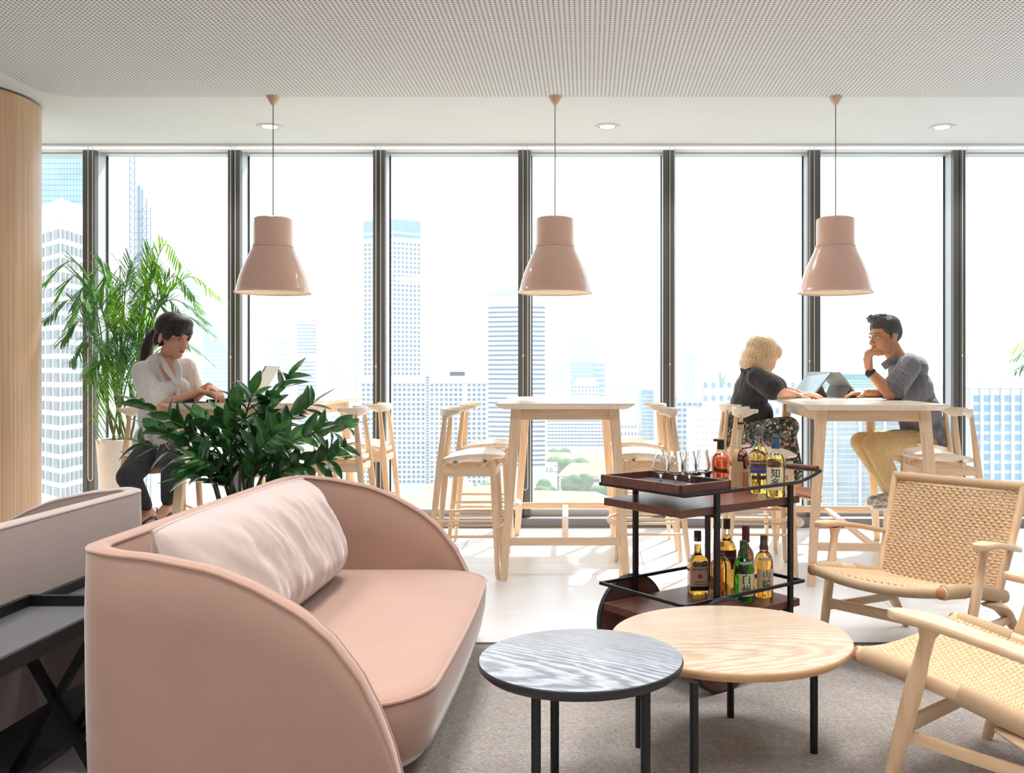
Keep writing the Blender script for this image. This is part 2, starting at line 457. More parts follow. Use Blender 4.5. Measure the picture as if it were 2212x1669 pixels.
gm = MB().box((MW * 0.47, -0.0005, HT / 2), (0.006, 0.004, HT)).mesh('groove', 0); gm.materials.append(M_gap)
sm_ = MB().box((MW / 2, 0.12, HT / 2), (MW - 0.004, 0.14, HT)).mesh('mullion_fin', 0); sm_.materials.append(M_mside)
km = MB().box((MW / 2, 0.195, HT / 2), (MW + 0.012, 0.018, HT)).mesh('gasket', 0); km.materials.append(M_gap)
for i, x in enumerate(mx):
    t = thing('trim_%d' % (10 + i), None, None, (x, WIN_Y, 0), kind='structure')
    for nm, me in (('mullion_face', fm), ('groove', gm), ('mullion_fin', sm_), ('gasket', km)): link(nm, me, None, t)
for i in range(len(mx) - 1):
    x0, x1 = mx[i] + MW, mx[i + 1]
    MB().box(((x0 + x1) / 2, GLASS_Y, (zs + HT) / 2 + 0.03), (x1 - x0 - 0.006, 0.006, HT - zs - 0.02)).build('window_%d' % (i + 1), M_pane, kind='structure', smooth=0)

# ============================================================ blind cords
M_cord = mat('white_cord', srgb(236, 234, 228), 0.6)
def cord(px, top, bot, label, loop=True, off=0.0, Y=7.13):
    x = (px - VX) / F * Y
    z1, z0 = pxY(px, top, Y).z, pxY(px, bot, Y).z
    pts = [(x, Y, z1), (x, Y, z0)]
    if loop:
        for k in range(1, 7):
            a = PI * k / 6; pts.append((x + 0.018 - 0.018 * math.cos(a), Y, z0 - 0.03 * math.sin(a)))
        pts += [(x + 0.036, Y, z1)]
    b = MB().tube(pts, 0.0022, 5)
    t = b.build('blind_cord', M_cord, label=label, cat='cord', group='window blind cords')
    MB().ell((x, Y - 0.001, pxY(px, 785 + off, Y).z), (0.0055, 0.0055, 0.011)).build('connector', M_cord, t)
for px, bot, lab in ((190, 1030, 'beside the round timber column'), (498, 1010, 'behind the left pendant lamp'), (812, 1060, 'left of the square hotel tower'),
                     (1130, 1050, 'behind the middle pendant lamp'), (1447, 1060, 'above the empty right hand stools'),
                     (1749, 1050, 'behind the two propped tablets'), (2079, 1060, 'behind the seated man in grey')):
    cord(px, 311, bot, 'thin white looped blind cord on the mullion ' + lab, off=random.uniform(-20, 20))

# ============================================================ ceiling downlights
M_lens = emis('downlight_lens', (1, 0.97, 0.92, 1), 3.0)
for px, py, lab in ((583, 273, 'near the left pendant'), (1312, 273, 'right of the middle pendant'), (2035, 274, 'right of the right pendant')):
    p = pxZ(px, py, CEIL)
    t = thing('downlight', 'round white recessed ceiling downlight ' + lab, 'downlight', (p.x, p.y, CEIL), group='recessed ceiling downlights')
    MB().lathe([(0.062, -0.002), (0.066, -0.008), (0.088, -0.008), (0.092, -0.001), (0.062, -0.002)], 32, caps=False).build('rim', M_white, t)
    MB().lathe([(0.0, -0.003), (0.062, -0.003)], 32).build('baffle', mat('baffle_grey', srgb(240, 238, 235), 0.5), t)
    MB().lathe([(0.0, -0.0045), (0.052, -0.0045), (0.056, -0.003)], 24).build('lens', M_lens, t)
    l = bpy.data.lights.new('downlight_lamp', 'SPOT'); l.energy = 60; l.spot_size = 2.4; l.spot_blend = 0.6; l.shadow_soft_size = 0.04; l.color = (1, 0.95, 0.88)
    lo = bpy.data.objects.new('downlight_lamp', l); COL.objects.link(lo); lo.location = (p.x, p.y, CEIL - 0.012)

# ============================================================ pendant lamps
M_pend = mat('blush_enamel', srgb(242, 200, 180), 0.22, var=0.01, coat=0.5)
M_pin = mat('shade_inside', srgb(250, 244, 226), 0.6, var=0.01)
outer = [(0.236, 1.700), (0.238, 1.704), (0.229, 1.712), (0.222, 1.735), (0.214, 1.77), (0.203, 1.81), (0.189, 1.85), (0.172, 1.89), (0.153, 1.93), (0.138, 1.963), (0.130, 1.985), (0.125, 1.992)]
for px, lab in ((590, 'over the laptop table at the left'), (1199, 'over the empty middle table'), (1805, 'over the table with the two tablets')):
    p = pxZ(px, 207, CEIL)
    t = thing('pendant_lamp', 'blush pink bell pendant lamp hanging ' + lab, 'pendant lamp', (p.x, p.y, 0), group='pink bell pendants')
    s = MB().lathe(outer + [(0.1235, 1.990)] + [(r - 0.003, z + 0.0005) for r, z in outer[::-1]][1:] + [outer[0]], 64, caps=False); s.build('shade', M_pend, t)
    MB().lathe([(r - 0.0045, z + 0.002) for r, z in outer] + [(0.0, 1.9915)], 64, caps=False).build('shade_lining', M_pin, t)
    MB().lathe([(0.118, 1.992), (0.127, 1.994), (0.127, 2.002), (0.121, 2.006), (0.120, 2.16), (0.117, 2.172), (0.105, 2.178), (0.0, 2.179)], 48).build('neck', M_pend, t)
    MB().tube([(0, 0, 2.175), (0, 0, CEIL - 0.03)], 0.0034, 6).build('cable', mat('cable_grey', srgb(140, 134, 132), 0.6), t)
    MB().lathe([(0.006, CEIL - 0.062), (0.012, CEIL - 0.058), (0.028, CEIL - 0.035), (0.042, CEIL - 0.012), (0.045, CEIL - 0.007), (0.0, CEIL - 0.006)], 32).build('ceiling_rose', mat('rose_copper', srgb(205, 172, 152), 0.3, 0.3), t)
    MB().ell((0, 0, 1.80), (0.03, 0.03, 0.042)).build('bulb', emis('bulb_glow', (1, 0.9, 0.75, 1), 2.0), t)
# ============================================================ rug
def rug_material():
    m, n, l, p = new_mat('flatweave')
    mp = mapped(n, l, (1, 1, 1))
    br = n.new('ShaderNodeTexBrick'); br.offset = 0.5
    br.inputs['Scale'].default_value = 1.0; br.inputs['Brick Width'].default_value = 0.011; br.inputs['Row Height'].default_value = 0.0075
    br.inputs['Mortar Size'].default_value = 0.0016; br.inputs['Mortar Smooth'].default_value = 0.6
    br.inputs['Color1'].default_value = srgb(188, 172, 152); br.inputs['Color2'].default_value = srgb(162, 147, 130); br.inputs['Mortar'].default_value = srgb(104, 98, 92)
    l.new(mp.outputs[0], br.inputs['Vector'])
    t = n.new('ShaderNodeTexNoise'); t.inputs['Scale'].default_value = 90; l.new(mp.outputs[0], t.inputs['Vector'])
    mx = n.new('ShaderNodeMix'); mx.data_type = 'RGBA'; mx.blend_type = 'OVERLAY'; mx.inputs[0].default_value = 0.5
    l.new(br.outputs['Color'], mx.inputs[6]); l.new(t.outputs['Color'], mx.inputs[7])
    hs = n.new('ShaderNodeHueSaturation'); hs.inputs['Saturation'].default_value = 0.55; l.new(mx.outputs[2], hs.inputs['Color'])
    l.new(hs.outputs[0], p.inputs['Base Color']); p.inputs['Roughness'].default_value = 0.95
    bump(n, l, p, br.outputs['Fac'], -0.8, 0.003); return m
M_rug = rug_material()
rg = thing('rug', 'large grey brown flatwoven rug under the pink sofa and round tables', 'rug', (0.55, 2.55, 0))
MB().box((0, 0, 0.002), (3.66, 3.06, 0.004)).build('weave', M_rug, rg, smooth=0)
bd = MB()
for a, b in (((-1.83, -1.53), (1.83, -1.53)), ((1.83, -1.53), (1.83, 1.53)), ((1.83, 1.53), (-1.83, 1.53)), ((-1.83, 1.53), (-1.83, -1.53))):
    bd.bar((a[0], a[1], 0.0025), (b[0], b[1], 0.0025), 0.03, 0.005)
bd.build('binding', mat('rug_binding', srgb(74, 74, 80), 0.9), rg, smooth=0)
rg2 = thing('rug', 'dark charcoal rug under the blush sofa at the left', 'rug', (-2.66, 2.6, 0))
MB().box((0, 0, 0.002), (2.0, 3.0, 0.004)).build('pile', mat('charcoal_pile', srgb(96, 94, 92), 0.95, var=0.3, vscale=220, bmp=0.6, bscale=300), rg2, smooth=0)
MB().box((1.003, 0, 0.003), (0.022, 3.0, 0.006)).build('edge_strip', mat('edge_metal', srgb(150, 150, 155), 0.3, 0.8), rg2, smooth=0)

# ============================================================ sofas
def fabric(name, c, nap=0.3):
    """velvet: coloured ground with a pale nap that shows at grazing angles"""
    m = mat(name, c, 0.7, spec=0.3, var=0.035, vscale=5, bmp=0.25, bscale=420, sheen=0.6)
    n, l = m.node_tree.nodes, m.node_tree.links; p = n['Principled BSDF']
    sb = n.new('ShaderNodeBsdfSheen'); sb.inputs['Color'].default_value = (0.95, 0.92, 0.90, 1); sb.inputs['Roughness'].default_value = 0.5
    mx = n.new('ShaderNodeMixShader'); mx.inputs[0].default_value = nap
    l.new(p.outputs[0], mx.inputs[1]); l.new(sb.outputs[0], mx.inputs[2]); l.new(mx.outputs[0], n['Material Output'].inputs[0]); return m
ARC = [(-0.377, .74), (-0.24, .728), (-0.073, .694), (.035, .649), (.155, .58), (.227, .517), (.299, .424), (.347, .328), (.383, .232), (.401, .161), (.406, .13)]
HW, BX, TK = 0.885, -0.455, 0.055
def sofa(name, label, M_fab, M_leg1, M_leg2, loc, rz):
    t = thing(name, label, 'sofa', loc, rz)
    R = 0.15; out = []
    xs = [0.406 - (0.406 - (BX + R)) * (1 - math.cos(PI / 2 * k / 26)) for k in range(27)]
    for x in xs: out.append((Vector((x, -HW)), Vector((0, 1))))
    for k in range(1, 9):
        a = PI / 2 * k / 8; out.append((Vector((BX + R - R * math.sin(a), -HW + R - R * math.cos(a))), Vector((math.sin(a), math.cos(a)))))
    for k in range(1, 16): out.append((Vector((BX, lerp(-HW + R, HW - R, k / 16))), Vector((1, 0))))
    for k in range(0, 8):
        a = PI / 2 * k / 8; out.append((Vector((BX + R - R * math.cos(a), HW - R + R * math.sin(a))), Vector((math.cos(a), -math.sin(a)))))
    for x in xs[::-1]: out.append((Vector((x, HW)), Vector((0, -1))))
    rings = []; p1 = []; p2 = []
    for q, nrm in out:
        h = interp(ARC, q.x); h = max(h, 0.137); lo = 0.13; e = min(0.016, (h - lo) * 0.5)
        P = lambda d, z: Vector((q.x + nrm.x * d, q.y + nrm.y * d, z))
        bulge = 0.004
        rings.append([P(0.004, lo), P(-bulge * .3, lerp(lo, h, .3)), P(-bulge, lerp(lo, h, .7)), P(0, h - e), P(0.006, h - e * .35), P(TK * .35, h), P(TK * .65, h), P(TK - 0.006, h - e * .35), P(TK, h - e), P(TK, lerp(lo, h, .6)), P(TK, lerp(lo, h, .3)), P(TK - 0.004, lo)])
        p1.append(P(0.004, h - e * .6)); p2.append(P(TK - 0.003, h - e * .6))
    MB().rings(rings).build('shell', M_fab, t, smooth=60)
    MB().tube(p1, 0.0058, 8).build('piping', M_fab, t); MB().tube(p2, 0.0058, 8).build('piping', M_fab, t)
    # seat
    def outline(inset):
        pts = []; y1 = HW - TK - inset; xb, xf, r = -0.39 + inset, 0.462 - inset, 0.21
        for k in range(6): pts.append(Vector((xb, lerp(y1, -y1, k / 6))))
        for k in range(5): pts.append(Vector((lerp(xb, xf - r, k / 5), -y1)))
        for k in range(10): a = -PI / 2 + PI / 2 * k / 9; pts.append(Vector((xf - r + r * math.cos(a), -y1 + r + r * math.sin(a))))
        for k in range(1, 12): pts.append(Vector((xf + 0.012 * math.sin(PI * k / 12), lerp(-y1 + r, y1 - r, k / 12))))
        for k in range(10): a = PI / 2 * k / 9; pts.append(Vector((xf - r + r * math.cos(a), y1 - r + r * math.sin(a))))
        for k in range(1, 6): pts.append(Vector((lerp(xf - r, xb, k / 5), y1)))
        return pts
    rr = []
    for z, ins in ((0.135, 0.03), (0.145, 0.018), (0.22, 0.004), (0.30, 0.0), (0.318, 0.004), (0.329, 0.015), (0.337, 0.05), (0.345, 0.15), (0.348, 0.30)):
        rr.append([Vector((p.x, p.y, z)) for p in outline(ins)])
    seat = MB().rings(rr).build('seat', M_fab, t, smooth=60)
    MB().tube([Vector((p.x, p.y, 0.319)) for p in outline(0.002)], 0.006, 8, closed=True).build('piping', M_fab, seat)
    rb = [[Vector((p.x, p.y, z)) for p in outline(0.045)] for z in (0.110, 0.135)]
    MB().rings(rb).build('base_plinth', mat('plinth_linen', srgb(222, 208, 194), 0.85), t, smooth=30)
    for lx, ly, mm in ((0.33, 0.72, M_leg1), (0.33, -0.72, M_leg1), (-0.38, 0.80, M_leg2), (-0.40, -0.82, M_leg2)):
        MB().lathe([(0.013, 0.008), (0.024, 0.112)], 16, Matrix.Translation((lx, ly, 0))).build('leg', mm, t)
    return t
M_pink = fabric('blush_velvet', srgb(202, 163, 143), 0.32)
M_pink_lit = fabric('blush_velvet_lit', srgb(208, 188, 178), 0.35)  # same velvet as the pink sofa, window light painted in as a paler tone
M_legb = mat('leg_black', srgb(24, 24, 26), 0.4); M_legw = mat('leg_redwood', srgb(120, 62, 40), 0.45)
sofa('sofa', 'blush pink sofa with a rounded shell and one long cushion', M_pink, M_legb, M_legw, (-0.885, 3.245, 0.004), 0.0)
sofa('sofa', 'blush sofa at the left edge seen from its back, window light in its colour', M_pink_lit, M_legb, M_legb, (-2.19, 2.83, 0.004), PI)

def cushion():
    NU, NV = 90, 40; L, H, Tk = 0.655, 0.215, 0.135
    def sheet(sgn):
        g = []
        for i in range(NU + 1):
            for j in range(NV + 1):
                u, v = -1 + 2 * i / NU, -1 + 2 * j / NV
                e = (max(0, 1 - abs(u) ** 5) ** 0.55) * (max(0, 1 - abs(v) ** 3.2) ** 0.6)
                th = Tk * e * (1.0 + 0.12 * (-v))
                if sgn > 0:
                    s = u * 9 + 1.6 * v + 1.2 * noise.noise(Vector((u * 3, v * 1.5, 0)))
                    wr = (math.sin(s * 2.1) * 0.5 + 0.7 * noise.noise(Vector((u * 22 + 3 * v, v * 2.2, 1.7))) + 0.4 * noise.noise(Vector((u * 45 + 5 * v, v * 3, 4))))
                    th += 0.0105 * wr * e
                sq = 1 - 0.02 * (v * v)
                g.append(Vector((sgn * th, u * L * (1 - 0.025 * v * v), v * H * (1 - 0.05 * u * u * u * u))))
        return g
    b = MB(); fs = []
    for i in range(NU):
        for j in range(NV):
            a = i * (NV + 1) + j; fs.append((a, a + NV + 1, a + NV + 2, a + 1))
    b.add(sheet(1), fs); b.add(sheet(-1), [f[::-1] for f in fs])
    per = [(-1 + 2 * k / 40, -1) for k in range(40)] + [(1, -1 + 2 * k / 12) for k in range(12)] + [(1 - 2 * k / 40, 1) for k in range(40)] + [(-1, 1 - 2 * k / 12) for k in range(12)]
    pp = [Vector((0, u * L * (1 - 0.025 * v * v), v * H * (1 - 0.05 * u ** 4))) for u, v in per]
    return b, pp
b, pp = cushion()
cu = thing('cushion', 'long wrinkled blush back cushion lying on the pink sofa', 'cushion', (-1.120, 3.21, 0.566))
cu.rotation_euler = (0, math.radians(-22), math.radians(-1))
M_cush = fabric('cushion_velvet', srgb(224, 202, 192), 0.35)
b.build('cover', M_cush, cu, smooth=80); MB().tube(pp, 0.006, 8, closed=True).build('piping', M_cush, cu)

# ============================================================ black tray tables between the sofas
M_trayt = mat('tray_graphite', srgb(84, 84, 88), 0.5, var=0.05, vscale=30)
def tray_table(label, x0, x1, y0, y1, zt, rim=0.045):
    t = thing('tray_table', label, 'side table', ((x0 + x1) / 2, (y0 + y1) / 2, 0), group='black tray tables behind the pink sofa')
    w_, d_ = x1 - x0, y1 - y0
    MB().box((0, 0, zt - 0.012), (w_ - 0.01, d_ - 0.01, 0.012)).build('tray', M_trayt, t, smooth=0)
    for c, sz in (((-w_ / 2, 0), (0.014, d_)), ((w_ / 2, 0), (0.014, d_)), ((0, -d_ / 2), (w_ + .014, 0.014)), ((0, d_ / 2), (w_ + .014, 0.014))):
        MB().rbox((c[0], c[1], zt + rim / 2 - 0.018), (sz[0], sz[1], rim), 0.002, 1).build('rim', M_black, t, smooth=0)
    for yy in (d_ / 2 - 0.13, -d_ / 2 + 0.13):
        for s in (-1, 1):
            MB().bar((s * (w_ / 2 - 0.03), yy + s * 0.011, zt - 0.02), (-s * (w_ / 2 - 0.03), yy + s * 0.011, 0.018), 0.02, 0.03, up=(0, 1, 0)).build('leg', M_black, t, smooth=0)
    for s in (-1, 1):
        MB().bar((s * (w_ / 2 - 0.03), d_ / 2 - 0.12, 0.010), (s * (w_ / 2 - 0.03), -d_ / 2 + 0.12, 0.010), 0.02, 0.02).build('floor_rail', M_black, t, smooth=0)
    return t
tray_table('black steel tray table with crossed legs nearest the camera', -1.725, -1.41, 2.02, 2.86, 0.485)
tray_table('black tray table standing behind the nearer tray table', -1.718, -1.37, 2.90, 3.72, 0.475)

# ============================================================ round coffee tables
M_oaktop = wood('oak_top', srgb(178, 154, 130), srgb(208, 188, 164), 'x', 7, 18, 0.34, bands=0.35, bscale=11.0, bmp=0.03)
M_oakedge = wood('oak_edge', srgb(196, 148, 104), srgb(218, 176, 132), 'x', 9, 12, 0.4)
M_ashblk = wood('black_ash_sky_sheen', srgb(116, 121, 127), srgb(170, 175, 181), 'x', 8, 18, 0.33, bands=0.5, bscale=15.0, bmp=0.10)  # black stain lightened to grey: sky reflection is painted into the colour
def round_table(label, cx, cy_, r, h, th, mt, me_, legs, rot, leg_r):
    t = thing('coffee_table', label, 'coffee table', (cx, cy_, 0.004), rot)
    MB().lathe([(0.0, h), (r - 0.008, h), (r - 0.004, h - 0.001)], 96).build('top_surface', mt, t)
    MB().lathe([(r - 0.006, h - 0.0008), (r - 0.002, h - 0.003), (r, h - 0.009), (r - 0.003, h - 0.018), (r - 0.016, h - th), (0.0, h - th)], 96).build('edge', me_, t)
    c, s = math.cos(-rot), math.sin(-rot)
    for lx, ly in legs:
        dx, dy = lx - cx, ly - cy_
        MB().lathe([(leg_r, 0.0), (leg_r, h - th + 0.002)], 20, Matrix.Translation((dx * c - dy * s, dx * s + dy * c, 0))).build('leg', M_black, t)
    return t
round_table('round oak coffee table with black legs in front of the bar cart', 0.452, 2.93, 0.378, 0.364, 0.03, M_oaktop, M_oakedge, ((.165, 2.955), (.496, 3.21), (.712, 2.91), (.296, 2.57)), 0.18, 0.0125)
round_table('round black stained coffee table overlapping the oak one', -0.018, 2.50, 0.277, 0.428, 0.03, M_ashblk, mat('black_ash_edge', srgb(34, 34, 36), 0.45), ((-.131, 2.36), (-.093, 2.63), (.152, 2.41), (.165, 2.66)), -0.42, 0.0125)

# ============================================================ bar tables
def bar_table(label, nlx, nly, ang, W=0.8, D=1.53, H=1.018):
    t = thing('bar_table', label, 'table', (nlx, nly, 0), ang, group='pale ash bar tables by the window')
    tp = MB(); zs_ = [(H, 0.0), (H - 0.006, 0.0), (H - 0.034, 0.045)]
    tp.rings([[Vector(p) for p in ((i, i, z), (W - i, i, z), (W - i, D - i, z), (i, D - i, z))] for z, i in ((H - 0.034, 0.045), (H - 0.008, 0.0), (H, 0.0))])
    tp.build('tabletop', M_top, t, smooth=0)
    zt = H - 0.034
    L = []
    for sx in (0, 1):
        for sy in (0, 1):
            tx = (0.115 if sx == 0 else W - 0.115); ty = (0.10 if sy == 0 else D - 0.10)
            bx = (0.045 if sx == 0 else W - 0.045); by = (0.03 if sy == 0 else D - 0.03)
            a, b2 = Vector((bx, by, 0)), Vector((tx, ty, zt))
            lg = MB(); r0, r1 = 0.021, 0.030
            lg.rings([[Vector((c.x + q[0] * r, c.y + q[1] * r, c.z)) for q in ((-1, -.8), (-.8, -1), (.8, -1), (1, -.8), (1, .8), (.8, 1), (-.8, 1), (-1, .8))] for c, r in ((a, r0 * .9), (a + (b2 - a) * .01, r0), (b2, r1))])
            lg.build('leg', M_oak, t, smooth=30); L.append((a, b2))
    lv = lambda k, z: L[k][0] + (L[k][1] - L[k][0]) * (z / zt)
    for i, j, nm, mm in ((0, 2, 'apron', M_oakx), (1, 3, 'apron', M_oakx), (0, 1, 'apron', M_oaky), (2, 3, 'apron', M_oaky)):
        MB().bar(lv(i, zt - 0.032), lv(j, zt - 0.032), 0.022, 0.062, r=0.002).build(nm, mm, t, smooth=30)
    MB().bar(lv(0, 0.22), lv(2, 0.22), 0.022, 0.046, r=0.002).build('stretcher', M_oakx, t, smooth=30)
    MB().bar(lv(1, 0.22), lv(3, 0.22), 0.022, 0.046, r=0.002).build('stretcher', M_oakx, t, smooth=30)
    MB().bar((lv(0, .22) + lv(2, .22)) / 2, (lv(1, .22) + lv(3, .22)) / 2, 0.04, 0.022, r=0.002).build('footrail', M_oaky, t, smooth=30)
    return t
bar_table('pale ash bar table with the laptop at the left', -2.475, 5.37, 0.0)
bar_table('empty pale ash bar table in the middle of the window', -0.528, 5.30, math.radians(1.3))
bar_table('pale ash bar table holding two propped tablets at the right', 1.205, 5.16, math.radians(-4))

# ============================================================ bar stools  (local: sits facing +x)
def make_stool():
    t = thing('bar_stool', 'x', 'stool', (0, 0, 0), 0, 'pale ash bar stools')
    hy = 0.205
    for s in (-1, 1):
        # front leg, turned taper
        MB().tube([(0.178, s * 0.215, 0.0), (0.172, s * 0.212, 0.02), (0.155, s * 0.19, 0.42), (0.142, s * 0.178, 0.675)], (0.010, 0.0135, 0.0185, 0.018), 12).build('leg', M_oak, t)
        # back leg: one straight turned leg up to the crest
        A_, B_ = Vector((-0.232, s * 0.215, 0.0)), Vector((-0.138, s * 0.142, 0.945))
        MB().tube([A_.lerp(B_, f) for f in (0, .02, .3, .62, .72, .85, 1.0)], (0.010, 0.0135, 0.017, 0.0205, 0.020, 0.0165, 0.0115), 12).build('leg', M_oak, t)
        MB().bar((-0.170, s * 0.168, 0.618), (0.145, s * 0.182, 0.618), 0.018, 0.052, r=0.003).build('side_rail', M_oakx, t)
        for z, xa, xb in ((0.335, -0.199, 0.158), (0.245, -0.208, 0.163)):
            MB().tube([(xa, s * 0.203, z), (xb, s * 0.199, z)], 0.0085, 8).build('rung', M_oakx, t)
    MB().bar((-0.170, -0.17, 0.612), (-0.170, 0.17, 0.612), 0.018, 0.045, r=0.003).build('back_rail', M_oaky, t)
    MB().bar((0.152, -0.18, 0.612), (0.152, 0.18, 0.612), 0.018, 0.045, r=0.003).build('front_rail', M_oaky, t)
    for xx in (-0.08, 0.09): MB().bar((xx, -0.195, 0.657), (xx, 0.195, 0.657), 0.022, 0.026, r=0.003).build('seat_bearer', M_oaky, t)
    # footrest: a bowed flat bar joining the two front legs
    pts = []
    for k in range(17):
        u = -1 + 2 * k / 16; pts.append(Vector((0.180 + 0.045 * (1 - u * u), u * 0.225, 0.300)))
    MB().tube(pts, [0.012 + 0.012 * (1 - abs(-1 + 2 * k / 16) ** 3) for k in range(17)], 10, flat=(1.0, 0.62), up=(0, 0, 1)).build('footrest', M_oaky, t)
    # seat: thin dished shell
    g = []; N, Mx = 32, 7
    def shell(u, a, dz):
        r = u; x = 0.195 * r * math.copysign(abs(math.cos(a)) ** .8, math.cos(a)); y = 0.235 * r * math.copysign(abs(math.sin(a)) ** .8, math.sin(a))
        z = 0.690 + 0.035 * (abs(y) / 0.235) ** 2 - 0.020 * (x / 0.195) * -1 * (1 if x < 0 else 0.6) * 1.0 - 0.012 * (1 - r * r)
        return Vector((x + 0.01, y, z + dz))
    rings = [[shell(max(u, 0.02), 2 * PI * k / N, 0.0) for k in range(N)] for u in (0.02, .3, .6, .85, .96, 1.0)] + [[shell(max(u, 0.02), 2 * PI * k / N, -0.016 * (1.0 if u < .97 else .6)) for k in range(N)] for u in (1.0, .95, .6, .02)]
    MB().rings(rings).build('seat', M_top, t, smooth=60)
    # crest rail: curved horn, straight on top, deepest over the legs
    rings = []
    for k in range(25):
        u = -1 + 2 * k / 24; au = abs(u)
        h_ = interp([(0, .046), (.35, .050), (.62, .056), (.78, .044), (.9, .028), (1, .022)], au); th_ = interp([(0, .012), (.6, .017), (.85, .013), (1, .008)], au)
        c = Vector((-0.168 + 0.115 * au ** 2.3, u * 0.225, 0.982)); tx = Vector((0.115 * 2.3 * au ** 1.3 * (1 if u >= 0 else -1), 0.225, 0)).normalized(); nx = Vector((tx.y, -tx.x, 0))
        rings.append([c + nx * (th_ * q) + Vector((0, 0, -h_ * w_)) for q, w_ in ((-.8, 0), (.8, 0), (1, .12), (1, .6), (.75, .92), (.4, 1), (-.4, 1), (-.8, .92), (-1, .5), (-1, .12))])
    MB().rings(rings).build('crest_rail', M_top, t, smooth=50)
    return t
stool0 = make_stool(); used = []
def stool(x, y, rz, label):
    if not used:
        used.append(1); stool0.location = (x, y, 0); stool0.rotation_euler = (0, 0, rz); stool0['label'] = label; return stool0
    return dup(stool0, label, (x, y, 0), rz)
S = 'pale ash bar stool '
stool(-0.70, 5.57, 0.03, S + 'nearest the camera on the left of the middle table')
stool(-0.70, 6.35, 0.03, S + 'farther back on the left of the middle table')
stool(0.365, 5.64, PI + 0.03, S + 'nearest the camera on the right of the middle table')
stool(0.365, 6.43, PI + 0.03, S + 'farther back on the right of the middle table')
stool(-1.56, 5.78, PI + 0.05, S + 'nearer the camera on the right of the laptop table')
stool(-1.55, 6.42, PI + 0.02, S + 'nearer the window on the right of the laptop table')
stool(-2.64, 5.72, -0.9, S + 'under the woman in the white blouse')
stool(1.06, 5.63, -0.06, S + 'empty in front of the blonde woman')
stool(1.09, 6.38, -0.06, S + 'under the blonde woman in black')
stool(2.13, 5.60, PI - 0.06, S + 'empty in front of the man in grey')
stool(2.27, 6.36, PI - 0.06, S + 'under the man in grey')

# ============================================================ woven lounge chairs (local: faces +y)
def cord_material(name, axis, sc):
    m, n, l, p = new_mat(name)
    mp = mapped(n, l); wv = n.new('ShaderNodeTexWave'); wv.bands_direction = axis
    wv.inputs['Scale'].default_value = sc; wv.inputs['Distortion'].default_value = 0.6; wv.inputs['Detail'].default_value = 1
    l.new(mp.outputs[0], wv.inputs['Vector'])
    r = ramp(n, l, wv.outputs['Fac'], srgb(194, 160, 120), srgb(224, 196, 160), 0.1, 0.6); l.new(r.outputs[0], p.inputs['Base Color'])
    p.inputs['Roughness'].default_value = 0.75; bump(n, l, p, wv.outputs['Fac'], 0.7, 0.002); return m
M_cordx, M_cordy = cord_material('cord_wrap_x', 'X', 110), cord_material('cord_wrap_y', 'Y', 110)
M_weave = mat('paper_cord', srgb(216, 186, 148), 0.7, var=0.10, vscale=60, bmp=0.4, bscale=500)
M_ash = wood('lounge_ash', srgb(210, 174, 134), srgb(234, 204, 168), 'y', 10, 12, 0.4, bmp=0.05)
M_ashz = wood('lounge_ash_z', srgb(210, 174, 134), srgb(234, 204, 168), 'z', 10, 12, 0.4, bmp=0.05)
M_ashd = wood('lounge_end', srgb(170, 112, 70), srgb(196, 140, 94), 'y', 14, 6, 0.4)
def weave(O, U, V, w0, w1, h, rows, cols, amp, r, wrap, sag=0.0):
    """rows of undulating doubled cord along U, stacked along V from O; row width goes w0 -> w1"""
    U, V = Vector(U).normalized(), Vector(V).normalized(); Nn = U.cross(V).normalized()
    b = MB()
    for i in range(rows):
        f = (i + .5) / rows; hw = lerp(w0, w1, f) / 2; base = O + V * (h * f)
        pts = []; K = cols * 4; ph = PI * (i % 2)
        for a in range(4):                                # loop round the side rail
            q = PI / 2 * (1 - a / 4) + PI / 2; pts.append(base + U * (-hw - wrap * math.sin(q - PI / 2) * 1.0 * 1.0) + Nn * (-wrap * 1.0 + wrap * (a / 4)))
        for k in range(K + 1):
            u = -1 + 2 * k / K
            n_ = amp * math.sin(u * cols * PI / 1.0 + ph) * (1 - abs(u) ** 12) - sag * (1 - u * u)
            pts.append(base + U * (u * hw) + Nn * n_)
        for a in range(1, 5):
            pts.append(base + U * (hw + wrap * math.sin(PI / 2 * a / 4)) + Nn * (-wrap * a / 4))
        b.tube(pts, r, 6, flat=(1.25, 0.8), up=Nn)
    for j in range(cols * 1):                              # warp pairs behind / between
        u = -1 + 2 * (j + .5) / cols
        pts = []
        for i in range(rows + 1):
            f = i / rows; hw = lerp(w0, w1, f) / 2
            pts.append(O + V * (h * f) + U * (u * hw) + Nn * (-0.45 * amp - sag * (1 - u * u)))
        b.tube(pts, r * 0.9, 5, flat=(1.6, 0.7), up=Nn)
    return b
